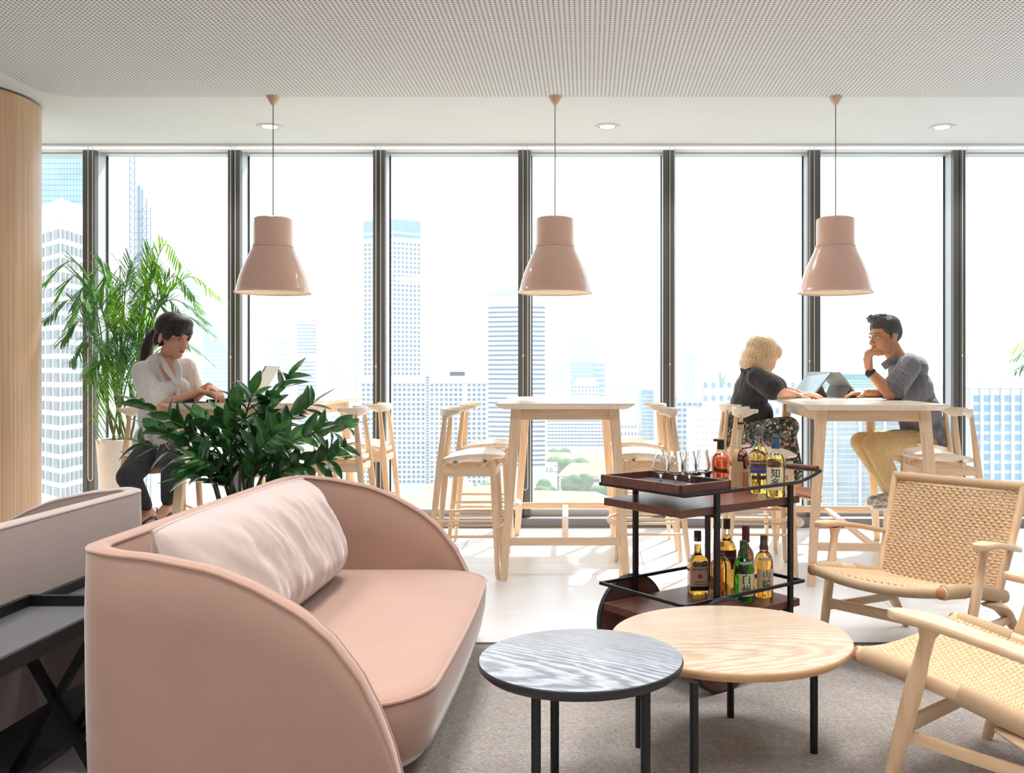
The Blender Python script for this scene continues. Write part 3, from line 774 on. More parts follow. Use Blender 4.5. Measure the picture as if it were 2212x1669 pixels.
def make_lounge(label, loc, rz):
    t = thing('lounge_chair', label, 'chair', loc, rz, 'woven paper cord lounge chairs')
    X = 0.283
    rail = lambda s: [Vector((s * X, 0.375, 0.372)), Vector((s * X, 0.30, 0.366)), Vector((s * (X - .005), 0.10, 0.335)), Vector((s * (X - .015), -0.12, 0.285)), Vector((s * (X - .02), -0.21, 0.262))]
    for s in (-1, 1):
        R_ = rail(s)
        sr = MB().tube(spline(R_, 5), 0.021, 12, flat=(0.9, 1.15), up=(0, 0, 1)).build('side_rail', M_ash, t)
        MB().ell(R_[0], (0.0189, 0.018, 0.0242)).build('rail_tip', M_ashd, sr)
        wr = spline(R_, 8)
        MB().tube(wr[3:14], 0.0255, 14, flat=(0.92, 1.12), up=(0, 0, 1)).build('cord_wrap', M_cordy, sr)
        MB().tube(wr[17:31], 0.0255, 14, flat=(0.92, 1.12), up=(0, 0, 1)).build('cord_wrap', M_cordy, sr)
        # front leg, raked forward
        lg = MB(); a, b2 = Vector((s * 0.305, 0.275, 0.0)), Vector((s * 0.333, 0.125, 0.515))
        sec = lambda c, w_, d_: [Vector((c.x + q[0] * w_, c.y + q[1] * d_, c.z)) for q in [(math.cos(2 * PI * k / 12), math.sin(2 * PI * k / 12)) for k in range(12)]]
        P = lambda f: a + (b2 - a) * f
        lg.rings([sec(P(0), .013, .019), sec(P(.35), .017, .027), sec(P(.68), .018, .029), sec(P(.8), .016, .022), sec(P(.93), .015, .022), sec(P(1.0), .018, .040)]).build('front_leg', M_ashz, t)
        # arm: flat blade falling towards the back
        pth = [(s * 0.352, 0.235, 0.533), (s * 0.350, 0.12, 0.530), (s * 0.335, -0.05, 0.502), (s * 0.305, -0.20, 0.468), (s * 0.288, -0.262, 0.455)]
        pth = spline(pth, 5)
        wd = [0.012, 0.026, 0.033, 0.037, 0.039] + [0.040 - 0.0009 * k for k in range(12)] + [0.026, 0.022, 0.018, 0.015]
        am = MB(); rings = []
        for i, p in enumerate(pth):
            w_ = wd[i]; rings.append([p + Vector((c * w_, 0, d * .011)) for c, d in ((-1, -.4), (-.9, -1), (.9, -1), (1, -.4), (1, .5), (.9, 1), (-.9, 1), (-1, .5))])
        am.rings(rings).build('armrest', M_ash, t, smooth=50)
        # back post (with its upper half wrapped by the weave)
        post = spline([(s * 0.268, -0.115, 0.235), (s * 0.272, -0.15, 0.33), (s * 0.284, -0.23, 0.50), (s * 0.296, -0.315, 0.715)], 6)
        MB().tube(post, [0.016 + 0.002 * (1 - k / 18) for k in range(19)], 12, flat=(0.9, 1.2)).build('back_post', M_ashz, t)
        # rear leg: boomerang
        rl = spline([(s * 0.262, -0.02, 0.262), (s * 0.264, -0.16, 0.225), (s * 0.270, -0.26, 0.14), (s * 0.282, -0.385, 0.0)], 6)
        MB().tube(rl, [0.012, 0.018, 0.024, 0.030, 0.034, 0.036, 0.036, 0.035, 0.034, 0.032, 0.029, 0.027, 0.025, 0.023, 0.021, 0.019, 0.018, 0.017, 0.015], 12, flat=(0.5, 1.1), up=(1, 0, 0)).build('rear_leg', M_ash, t)
        MB().bar((s * 0.31, 0.235, 0.19), (s * 0.268, -0.24, 0.165), 0.018, 0.034, r=0.004).build('side_stretcher', M_ash, t)
    MB().bar((-0.31, 0.225, 0.205), (0.31, 0.225, 0.205), 0.018, 0.042, r=0.004).build('front_stretcher', M_oakx, t)
    fr = spline([(-X, 0.365, 0.372), (-.14, 0.372, 0.352), (0, 0.374, 0.346), (.14, 0.372, 0.352), (X, 0.365, 0.372)], 6)
    MB().tube(fr, 0.0215, 14, up=(0, 0, 1)).build('front_rail', M_cordx, t)
    MB().tube([(-0.275, -0.205, 0.262), (0, -0.205, 0.252), (0.275, -0.205, 0.262)], 0.020, 12).build('rear_rail', M_cordx, t)
    MB().tube(spline([(-0.30, -0.315, 0.712), (-.15, -0.335, 0.708), (0, -0.342, 0.707), (.15, -0.335, 0.708), (0.30, -0.315, 0.712)], 6), 0.021, 14, up=(0, 0, 1)).build('top_rail', M_cordx, t)
    MB().tube([(-0.262, -0.125, 0.262), (0.262, -0.125, 0.262)], 0.012, 10).build('lower_back_rail', M_ashd, t)
    # woven back and seat
    O = Vector((0, -0.122, 0.285)); Vv = Vector((0, -0.315 + 0.122, 0.69 - 0.285))
    weave(O, (-1, 0, 0), Vv, 0.53, 0.58, Vv.length, 33, 19, 0.0052, 0.0056, 0.016, sag=0.006).build('back_weave', M_weave, t, kind='stuff')
    O = Vector((0, -0.20, 0.286)); Vv = Vector((0, 0.365 + 0.20, 0.385 - 0.286))
    weave(O, (1, 0, 0), Vv, 0.53, 0.555, Vv.length, 40, 19, 0.0048, 0.0056, 0.018, sag=0.018).build('seat_weave', M_weave, t, kind='stuff')
    return t
fA = Vector((-0.745, -0.668)); fB = Vector((-0.66, 0.75))
rzA = math.atan2(fA.y, fA.x) - PI / 2; rzB = math.atan2(fB.y, fB.x) - PI / 2
chA = make_lounge('woven lounge chair facing the oak table in full view', (1.405, 3.905, 0.004), rzA)
dup(chA, 'woven lounge chair cut off by the lower right corner', (1.255, 2.615, 0.004), rzB)
# ============================================================ bar cart (local: +x = long axis towards the handle, -y = towards the camera)
U2 = Vector((0.785, 0.62)).normalized(); angc = math.atan2(U2.y, U2.x)
N0 = Vector((0.344, 3.39))                                   # near left corner of the shelves on the floor plan
cart = thing('bar_cart', 'walnut and black steel two tier bar cart behind the oak table', 'cart', (N0.x, N0.y, 0.002), angc)
CL, CW = 0.675, 0.449
ZU, ZL = 0.69, 0.267
MB().rbox((CL / 2, CW / 2, ZU - 0.015), (CL, CW, 0.03), 0.002, 1).build('upper_shelf', M_walnut, cart, smooth=0)
MB().rbox((CL / 2, CW / 2, ZL - 0.015), (CL, CW, 0.03), 0.002, 1).build('lower_shelf', M_walnut, cart, smooth=0)
PX0, PX1 = 0.178, 0.605
for px_ in (PX0, PX1):
    for yy in (-0.008, CW + 0.008):
        MB().box((px_, yy, (0.06 + 0.752) / 2), (0.022, 0.014, 0.692)).build('post', M_black, cart, smooth=0)
    MB().box((px_, CW / 2, ZU - 0.036), (0.022, CW, 0.012)).build('cross_bearer', M_black, cart, smooth=0)
    MB().box((px_, CW / 2, ZL - 0.036), (0.022, CW, 0.012)).build('cross_bearer', M_black, cart, smooth=0)
def rail(z, lo=False):
    pts = [(0.0, -0.016, z), (0.0, CW + 0.016, z)]
    MB().bar(pts[0], pts[1], 0.012, 0.012).build('end_rail', M_black, cart, smooth=0)
    for yy in (-0.016, CW + 0.016):
        if lo: MB().bar((-0.006, yy, z), (CL + 0.004, yy, z), 0.012, 0.012).build('side_rail', M_black, cart, smooth=0)
        else:
            c = spline([(-0.006, yy, z), (0.2, yy, z), (PX1, yy, z + 0.002), (0.68, yy, z + 0.010), (0.74, yy, z + 0.024), (0.79, yy, z + 0.040)], 5)
            MB().tube(c, 0.0075, 6).build('side_rail', M_black, cart)
rail(0.745); rail(ZL + 0.075, True)
MB().bar((CL, -0.016, ZL + 0.075), (CL, CW + 0.016, ZL + 0.075), 0.012, 0.012).build('end_rail', M_black, cart, smooth=0)
MB().bar((0.24, -0.012, 0.742), (0.24, CW + 0.012, 0.742), 0.010, 0.010).build('tray_bearer', M_black, cart, smooth=0)
hd = MB().tube([(0.785, -0.004, 0.792), (0.785, CW + 0.004, 0.792)], 0.0135, 16).build('handle', M_walnuty, cart)
for yy in (-0.038, CW + 0.038):
    wl = MB().lathe([(0.0, -0.011), (0.168, -0.011), (0.174, -0.007), (0.174, 0.007), (0.168, 0.011), (0.0, 0.011)], 48, Matrix.Translation((PX0, yy, 0.176)) @ Matrix.Rotation(PI / 2, 4, 'X'))
    wl = wl.build('wheel', M_walnut, cart)
    MB().lathe([(0.168, -0.0125), (0.1765, -0.010), (0.1765, 0.010), (0.168, 0.0125), (0.168, -0.0125)], 48, Matrix.Translation((PX0, yy, 0.176)) @ Matrix.Rotation(PI / 2, 4, 'X'), caps=False).build('tyre', M_gap, wl)
    MB().lathe([(0.0, -0.016), (0.014, -0.016), (0.014, 0.016), (0.0, 0.016)], 20, Matrix.Translation((PX0, yy, 0.176)) @ Matrix.Rotation(PI / 2, 4, 'X')).build('hub', mat('brass', srgb(190, 150, 90), 0.3, 0.9), wl)
MB().tube([(PX0, -0.05, 0.176), (PX0, CW + 0.05, 0.176)], 0.007, 8).build('axle', M_black, cart)
for yy in (-0.008, CW + 0.008):
    MB().box((PX1, yy, 0.03), (0.024, 0.016, 0.06)).build('foot', M_black, cart, smooth=0)

def on_cart(px, py, z):                                       # pixel -> floor point for something standing at height z
    return pxZ(px, py, z)
# serving tray resting on the rails
tr = thing('serving_tray', 'rectangular walnut serving tray resting on the cart rails', 'tray', (N0.x, N0.y, 0), angc)
TX0, TX1, TY0, TY1, TZ = 0.004, 0.245, 0.004, CW - 0.004, 0.7525
MB().box(((TX0 + TX1) / 2, (TY0 + TY1) / 2, TZ + 0.003), (TX1 - TX0, TY1 - TY0, 0.006)).build('tray_base', mat('tray_felt', srgb(70, 62, 64), 0.6), tr, smooth=0)
for c, sz in ((((TX0 + TX1) / 2, TY0 - 0.004), (TX1 - TX0 + .03, .012)), (((TX0 + TX1) / 2, TY1 + 0.004), (TX1 - TX0 + .03, .012)), ((TX0 - 0.009, (TY0 + TY1) / 2), (.012, TY1 - TY0 + .02)), ((TX1 + 0.009, (TY0 + TY1) / 2), (.012, TY1 - TY0 + .02))):
    MB().rbox((c[0], c[1], TZ + 0.016), (sz[0], sz[1], 0.034), 0.0015, 1).build('rim', M_walnut, tr, smooth=0)

# tasting glasses
M_gl = thin_glass('clear_glass', (0.93, 0.955, 0.95, 1), 1.75)
gprof = [(0.0, 0.001), (0.026, 0.0015), (0.027, 0.003), (0.012, 0.006), (0.0045, 0.012), (0.004, 0.034), (0.007, 0.039), (0.019, 0.045), (0.0285, 0.058), (0.0315, 0.072), (0.030, 0.086), (0.0255, 0.104), (0.0215, 0.120), (0.0205, 0.136)]
gin = [(r - 0.0012, z) for r, z in gprof[-1:6:-1]] + [(0.0, 0.0435)]
M_crys = liquid('crystal', (1, 1, 1, 1), 0.0); MATS['crystal'].node_tree.nodes['Principled BSDF'].inputs['IOR'].default_value = 1.45
gm_ = MB().lathe(gprof + gin, 32).mesh('bowl', 60); gm_.materials.append(M_crys)
for k, (px, py, lab) in enumerate(((1427, 1047, 'leftmost of the four'), (1459, 1051, 'second from the left of the four'), (1489, 1049, 'third from the left of the four'), (1518, 1046, 'rightmost of the four'))):
    p = on_cart(px, py, TZ + 0.006)
    t = thing('tasting_glass', 'clear tulip tasting glass on the walnut tray, ' + lab, 'glass', (p.x, p.y, TZ + 0.0062), k, 'tulip glasses on the tray')
    link('bowl', gm_, None, t)

# bottles ----------------------------------------------------
M_paper = mat('label_cream', srgb(232, 220, 196), 0.8, var=0.03, vscale=90)
M_ink = mat('label_ink', srgb(20, 18, 18), 0.7)
def bend(vs, fs, r, ang, z):
    return [((r) * math.cos(ang + v.x / r), (r) * math.sin(ang + v.x / r), z + v.y) for v in vs], fs
def clip(prof, lv):
    out = []
    for i, (r, z) in enumerate(prof):
        if z <= lv: out.append((r, z))
        else:
            r0, z0 = prof[i - 1]; out.append((lerp(r0, r, (lv - z0) / (z - z0)), lv)); break
    return out + [(0.0022, lv)]
def bottle(label, loc, prof, liq, liqm, capprof, capm, labels=(), face=0.0, sq=None, glass=None, extra=None):
    t = thing('whisky_bottle', label, 'bottle', loc, face, 'whisky bottles on the bar cart')
    n = 48 if sq else 36
    MB().lathe(prof, n, sq=sq).build('glass_body', glass or M_gl, t, smooth=50)
    MB().lathe([(max(0, r - 0.0022), z + (0.003 if i == 0 else 0)) for i, (r, z) in enumerate(clip(prof, liq))], n, sq=sq).build('liquid', liqm, t, smooth=50)
    MB().lathe(capprof, 24).build('cap', capm, t)
    for (r, z0, z1, a, m_, texts) in labels:
        lb = MB().lathe([(r + .0014, z0), (r + .0014, z1)], 40, a0=-PI / 2 - a, a1=-PI / 2 + a, sq=sq).build('label', m_, t, smooth=60)
        for (s, size, zz, tm, da) in texts:
            vs, fs = text_verts(s, size)
            if sq: b = MB().add([(v.x, -r * 1.0 - 0.0024, zz + v.y) for v in vs], fs)
            else: b = MB().add(*bend(vs, fs, r + .0022, -PI / 2 + da, zz))
            b.build('lettering', tm, lb, smooth=0)
    if extra: extra(t)
    return t
def std(r, h, sh, neck=0.0135, hn=None):
    hn = hn or h
    return [(0.0, 0.004), (r * .6, 0.002), (r - 0.004, 0.0), (r, 0.004), (r, sh), (r * .98, sh + 0.010), (r * .90, sh + 0.024), (r * .70, sh + 0.038), (r * .48, sh + 0.047), (neck + 0.0025, sh + 0.056), (neck, sh + 0.07), (neck, hn)]
amber, gold, red_, dk = liquid('amber', (0.95, 0.48, 0.08, 1)), liquid('gold', (0.98, 0.72, 0.18, 1)), liquid('red_amber', (0.85, 0.16, 0.05, 1)), liquid('dark_amber', (0.32, 0.08, 0.04, 1))
capk = lambda c: mat('cap_%d_%d_%d' % c, srgb(*c), 0.45)
def cp(r, z0, z1): return [(0.0, z0), (r, z0), (r * 1.02, z0 + 0.004), (r, z1 - 0.003), (r - 0.002, z1), (0.0, z1)]
W_ = 2 * 0.0105
def cam_face(p, tw=0.0): return math.atan2(p.x, p.y) * -1 + tw       # local -y looks at the viewer
Zt, Zb = ZU + 0.0022, ZL + 0.0022
# upper shelf
p = on_cart(1557, 1052, ZU); p1 = [(0.0, 0.0), (0.040, 0.0), (0.043, 0.004), (0.043, 0.115), (0.041, 0.132), (0.030, 0.146), (0.018, 0.153), (0.0150, 0.162), (0.0150, 0.175)]
bottle('squat red amber bottle with a black stopper on the upper shelf', (p.x, p.y, Zt), p1, 0.150, red_, [(0, .165), (.015, .165), (.016, .170), (.016, .208), (.012, .210), (0, .210)], capk((38, 40, 40)),
       [(0.043, 0.012, 0.048, 0.85, mat('label_tan', srgb(190, 130, 92), 0.8), (('BULLEIT', 0.016, 0.034, M_ink, 0.0),))], cam_face(p),
       extra=lambda t: MB().tube([(-0.012, 0, .206), (-0.032, 0, .206)], 0.006, 8).build('stopper_tab', capk((38, 40, 40)), t))
p = on_cart(1600, 1058, ZU); p2 = std(0.039, 0.262, 0.128, 0.0135)
def strip(t):
    MB().lathe([(0.0406, 0.122), (0.0404, 0.133), (0.0372, 0.153), (0.0292, 0.167), (0.0205, 0.176)], 12, a0=-PI / 2 - 1.5, a1=-PI / 2 + 0.15).build('shoulder_label', mat('label_kraft', srgb(196, 160, 118), 0.85, var=.08, vscale=60), t)
bottle('tall dark amber bottle with a kraft paper label and cork', (p.x, p.y, Zt), p2, 0.172, dk, cp(0.0135, 0.258, 0.284), mat('cork', srgb(196, 156, 104), 0.8),
       [(0.039, 0.012, 0.124, 0.75, mat('label_kraft', srgb(196, 160, 118), 0.85), ()), (0.0394, 0.078, 0.092, 1.5, mat('label_band', srgb(206, 166, 112), 0.8), ())], cam_face(p, -0.5),
       extra=lambda t: (strip(t), MB().lathe([(0, .283), (.015, .283), (.015, .291), (0, .292)], 20).build('cork_top', M_gap, t)))
p = on_cart(1640, 1065, ZU); p3 = std(0.042, 0.27, 0.152, 0.0155)
M_wht = mat('ink_white', srgb(238, 230, 214), .7); M_lb = mat('label_brown', srgb(96, 52, 40), .7); M_lblue = mat('label_blue', srgb(52, 84, 160), .7)
bottle('golden bottle with a blue label band and grey capsule', (p.x, p.y, Zt), p3, 0.205, gold, cp(0.0155, 0.238, 0.279), capk((88, 84, 82)),
       [(0.042, 0.118, 0.138, 1.1, M_lb, (('AUCHENTOSHAN', 0.0125, 0.128, M_wht, 0.0),)), (0.042, 0.086, 0.114, 1.1, M_lblue, (('AMERICAN OAK', 0.009, 0.103, mat('ink_orange', srgb(220, 130, 80), .7), -.15),)), (0.042, 0.060, 0.076, 0.9, M_lb, ())], cam_face(p, 0.1))
p = on_cart(1676, 1073, ZU); p4 = std(0.0405, 0.236, 0.136, 0.0160)
CREAM = mat('washi_cream', srgb(236, 224, 190), .85, var=.04, vscale=120)
bottle('pale gold bottle with brush lettering and a blue cap on the upper shelf', (p.x, p.y, Zt), p4, 0.172, gold, [(0, .196), (.0185, .196), (.018, .206), (.0155, .22), (.0150, .245), (0, .246)], capk((48, 74, 110)),
       [(0.0405, 0.030, 0.122, 0.9, CREAM, (('知', 0.040, 0.096, M_ink, 0.12), ('多', 0.042, 0.056, M_ink, 0.12)))], cam_face(p, -0.15))
# lower shelf
p = on_cart(1507, 1281, ZL); q1 = [(0.0, 0.0), (0.038, 0.0), (0.041, 0.004), (0.041, 0.13), (0.038, 0.146), (0.024, 0.158), (0.0155, 0.168), (0.0145, 0.21), (0.0145, 0.235)]
LPK = mat('label_pinkish', srgb(226, 192, 172), .8, var=.03)
bottle('square shouldered amber bottle with a white label and black cap', (p.x, p.y, Zb), q1, 0.205, amber, cp(0.0155, 0.218, 0.262), capk((44, 42, 44)),
       [(0.041, 0.036, 0.118, 1.0, LPK, (('JIM BEAM', 0.0155, 0.106, M_ink, 0.0), ('KENTUCKY', 0.009, 0.056, M_ink, 0), ('BOURBON WHISKEY', 0.0062, 0.044, M_ink, 0))), (0.0412, 0.018, 0.036, 1.0, M_ink, ())], cam_face(p, 0.25), sq=5,
       extra=lambda t: MB().add(*(lambda n: ([(0.010 * math.cos(2 * PI * k / n), -0.0436, 0.078 + 0.010 * math.sin(2 * PI * k / n)) for k in range(n)], [tuple(range(n))]))(24)).build('seal', mat('seal_red', srgb(196, 70, 70), .7), t, smooth=0))
p = on_cart(1557, 1287, ZL); q2 = [(0.0, 0.0), (0.040, 0.0), (0.042, 0.005), (0.043, 0.05), (0.043, 0.12), (0.040, 0.14), (0.028, 0.155), (0.015, 0.170), (0.0135, 0.19), (0.0135, 0.214)]
bottle('amber bottle half hidden behind the front post of the cart', (p.x, p.y, Zb), q2, 0.160, amber, cp(0.0145, 0.206, 0.226), mat('cap_gold', srgb(190, 150, 60), .3, .8),
       [(0.043, 0.03, 0.085, 0.6, mat('label_ochre', srgb(190, 130, 60), .7), ())], cam_face(p, -0.9))
p = on_cart(1570, 1268, ZL); q3 = std(0.042, 0.275, 0.158, 0.0155)
bottle('tall amber bottle standing at the back of the lower shelf', (p.x, p.y, Zb), q3, 0.225, amber, cp(0.0155, 0.252, 0.296), capk((74, 66, 62)),
       [(0.042, 0.095, 0.165, 1.1, mat('label_wine', srgb(120, 58, 44), .7), (('AUCHENTOSHAN', 0.0125, 0.132, M_wht, 0.0),))], cam_face(p, 0.15))
p = on_cart(1606, 1299, ZL); q4 = std(0.0405, 0.236, 0.134, 0.0160)
M_ggl = thin_glass('green_glass', (0.35, 0.75, 0.22, 1), 1.6)
bottle('green glass bottle with brush lettering on a pale label', (p.x, p.y, Zb), q4, 0.176, liquid('green_amber', (0.25, 0.55, 0.08, 1)), [(0, .182), (.0185, .182), (.018, .196), (.0152, .21), (.0150, .246), (0, .247)], capk((52, 104, 62)),
       [(0.0405, 0.028, 0.118, 0.85, mat('washi_green', srgb(212, 214, 160), .85), (('白', 0.042, 0.094, M_ink, -0.05), ('州', 0.044, 0.052, M_ink, -0.05))), (0.0372, 0.156, 0.166, 0.8, mat('label_grey', srgb(190, 190, 186), .8), ())], cam_face(p, 0.35), glass=M_ggl)
p = on_cart(1611, 1275, ZL); q5 = std(0.037, 0.262, 0.14, 0.013)
bottle('dark bottle with a wine red capsule behind the green bottle', (p.x, p.y, Zb), q5, 0.20, dk, cp(0.0165, 0.205, 0.276), capk((124, 52, 66)), (), cam_face(p))
p = on_cart(1650, 1289, ZL); q6 = std(0.0405, 0.24, 0.140, 0.0165)
bottle('amber bottle with brush lettering and a brown cap at the right of the lower shelf', (p.x, p.y, Zb), q6, 0.196, amber, [(0, .196), (.0185, .196), (.018, .206), (.0155, .22), (.0150, .254), (0, .255)], capk((96, 70, 66)),
       [(0.0405, 0.032, 0.120, 0.95, mat('washi_tan', srgb(222, 200, 166), .85), (('山', 0.034, 0.098, M_ink, 0.1), ('崎', 0.040, 0.060, M_ink, 0.1))), (0.0372, 0.156, 0.166, 0.8, mat('label_grey', srgb(190, 190, 186), .8), ())], cam_face(p, 0.2))

# ============================================================ laptop, mouse and mat on the left table
TH = 1.0185
M_lap = mat('laptop_black', srgb(44, 44, 46), 0.45); M_lid = mat('laptop_lid', srgb(160, 164, 166), 0.35, 0.3)
lp = thing('laptop', 'open dark laptop with a silver lid on the left bar table', 'laptop', (-2.165, 5.68, TH), math.radians(4))
MB().rbox((0, 0, 0.009), (0.235, 0.32, 0.016), 0.003, 1).build('base', M_lap, lp, smooth=0)
kb = MB()
for i in range(6):
    for j in range(13): kb.box((-0.03 + i * 0.019 - 0.02, -0.135 + j * 0.0225, 0.018), (0.016, 0.019, 0.002))
kb.build('keyboard', M_gap, lp, smooth=0, kind='stuff')
Mh = Matrix.Translation((0.116, 0, 0.018)) @ Matrix.Rotation(math.radians(30), 4, 'Y')
ld = MB().rbox((0, 0, 0.115), (0.008, 0.32, 0.23), 0.002, 1); ld.xf(Mh); ldo = ld.build('lid', M_lid, lp, smooth=0)
MB().add([(-0.0047, -0.145, 0.015), (-0.0047, 0.145, 0.015), (-0.0047, 0.145, 0.215), (-0.0047, -0.145, 0.215)], [(0, 1, 2, 3)]).xf(Mh).build('screen', mat('screen_dark', srgb(40, 46, 54), .15), ldo, smooth=0)
for yy in (-0.135, 0.12): MB().box((0.0045, yy, 0.205), (0.001, 0.03, 0.008)).xf(Mh).build('badge', M_white, ldo, smooth=0)
ms = thing('mouse', 'black computer mouse beside the laptop', 'mouse', (-2.375, 5.47, TH + 0.0025), math.radians(12))
g = MB(); rr = []
for z, f in ((0.0, 1.0), (0.012, 1.02), (0.024, 0.9), (0.033, 0.66), (0.038, 0.3), (0.039, 0.05)):
    rr.append([Vector((0.055 * f * math.cos(2 * PI * k / 24) - 0.008 * (z / .039), 0.032 * f * math.sin(2 * PI * k / 24), z)) for k in range(24)])
g.rings(rr).build('shell', M_lap, ms, smooth=70)
MB().tube([(0.03, 0, 0.032), (0.045, 0, 0.026)], 0.004, 8).build('wheel', mat('wheel_grey', srgb(110, 110, 112), .5), ms)
MB().rbox((-2.36, 5.50, TH + 0.001), (0.22, 0.20, 0.002), 0.001, 1).build('mouse_mat', mat('mat_navy', srgb(52, 54, 62), .8), label='thin dark mouse mat under the mouse', cat='mouse mat')

# ============================================================ two propped tablets on the right table
M_tab = mat('tablet_cover', srgb(152, 156, 160), .5); M_tabd = mat('tablet_edge', srgb(58, 60, 62), .5); M_kick = mat('kickstand', srgb(120, 116, 108), .55)
M_scr = mat('tablet_screen', srgb(170, 190, 200), .1, var=.08, vscale=3)
def tablet(label, px, py, rz, sgn):
    p = pxZ(px, py, TH)
    t = thing('tablet', label, 'tablet', (p.x, p.y, TH), rz)           # screen faces -x
    Mt = Matrix.Rotation(math.radians(42), 4, 'Y')
    s = MB().rbox((0, 0, 0.122), (0.010, 0.28, 0.24), 0.002, 1).xf(Mt).build('slate', M_tab, t, smooth=0)
    MB().add([(-0.0056, -0.13, 0.012), (-0.0056, 0.13, 0.012), (-0.0056, 0.14, 0.192), (-0.0056, -0.14, 0.23)], [(0, 1, 2, 3)]).xf(Mt).build('screen', M_scr, s, smooth=0)
    top = Mt @ Vector((0.006, 0, 0.115)); 
    MB().bar((top.x, 0, top.z), (top.x + 0.04, 0, 0.003), 0.29, 0.004, up=(1, 0, 0)).build('kickstand', M_kick, t, smooth=0)
    MB().rbox((-0.105, 0, 0.004), (0.21, 0.295, 0.006), 0.002, 1).build('keyboard_cover', M_tabd, t, smooth=0)
    return t
tablet('grey tablet propped up facing the blonde woman', 1730, 858, math.radians(20), 1)
tablet('grey tablet propped up facing the man', 1836, 858, math.radians(194), 1)

# ============================================================ plants
def leaf_mesh(name, L, W, fold, droop, m_, n=8):
    b = MB(); rows = []
    for i in range(n + 1):
        f = i / n; w_ = W * math.sin(PI * min(1, f ** 0.8 * 0.98 + 0.02)) ** 0.75 * (1 if f < .97 else .5)
        z = -droop * f * f * L; x = f * L
        rows.append([Vector((x, -w_, z + fold * w_)), Vector((x, -w_ * .5, z + fold * w_ * .35)), Vector((x, 0, z)), Vector((x, w_ * .5, z + fold * w_ * .35)), Vector((x, w_, z + fold * w_))])
    vs = [v for r in rows for v in r]; fs = [(i * 5 + k, i * 5 + k + 1, i * 5 + 6 + k, i * 5 + 5 + k) for i in range(n) for k in range(4)]
    me = b.add(vs, fs).mesh(name, 80); me.materials.append(m_); return me
def leafmat(name, c1, c2, rough, tl):
    m, n, l, p = new_mat(name)
    mp = mapped(n, l); t = n.new('ShaderNodeTexNoise'); t.inputs['Scale'].default_value = 25; l.new(mp.outputs[0], t.inputs['Vector'])
    r = ramp(n, l, t.outputs['Fac'], c1, c2); l.new(r.outputs[0], p.inputs['Base Color']); p.inputs['Roughness'].default_value = rough
    tb = n.new('ShaderNodeBsdfTranslucent'); l.new(r.outputs[0], tb.inputs[0]); mx = n.new('ShaderNodeMixShader'); mx.inputs[0].default_value = tl
    l.new(p.outputs[0], mx.inputs[1]); l.new(tb.outputs[0], mx.inputs[2]); l.new(mx.outputs[0], n['Material Output'].inputs[0]); return m
M_zz = [leafmat('zz_leaf_dark', srgb(44, 84, 48), srgb(66, 112, 62), 0.16, .14), leafmat('zz_leaf', srgb(58, 108, 54), srgb(88, 140, 72), 0.18, .2)]
M_stem = mat('zz_stem', srgb(70, 92, 50), .5)
zzl = [leaf_mesh('leaf', 0.145, 0.033, 0.25, 0.15, M_zz[0]), leaf_mesh('leaf', 0.130, 0.035, 0.12, 0.05, M_zz[1]), leaf_mesh('leaf', 0.155, 0.031, 0.4, 0.3, M_zz[0])]
PC = Vector((-1.74, 4.62, 0.0))
zz = thing('potted_plant', 'dark glossy leafed plant standing behind the pink sofa', 'plant', PC)
MB().lathe([(0.0, 0.0), (0.15, 0.0), (0.155, 0.01), (0.185, 0.50), (0.18, 0.51), (0.17, 0.50), (0.168, 0.47)], 40).build('pot', mat('pot_grey', srgb(190, 188, 184), .6), zz)
MB().lathe([(0.0, 0.475), (0.172, 0.47)], 32).build('soil', mat('soil', srgb(60, 46, 36), .95, bmp=.6), zz)
rs = random.Random(11)
tips = [(625, 812, 4.55), (545, 850, 4.5), (680, 868, 4.6), (760, 918, 4.55), (752, 960, 4.45), (720, 990, 4.4), (650, 890, 4.75), (585, 870, 4.7), (508, 880, 4.45), (480, 905, 4.7), (430, 905, 4.5),
        (365, 905, 4.55), (300, 872, 4.6), (330, 925, 4.45), (300, 955, 4.55), (420, 985, 4.35), (395, 1030, 4.5), (600, 930, 4.35), (690, 930, 4.4), (545, 940, 4.8)]
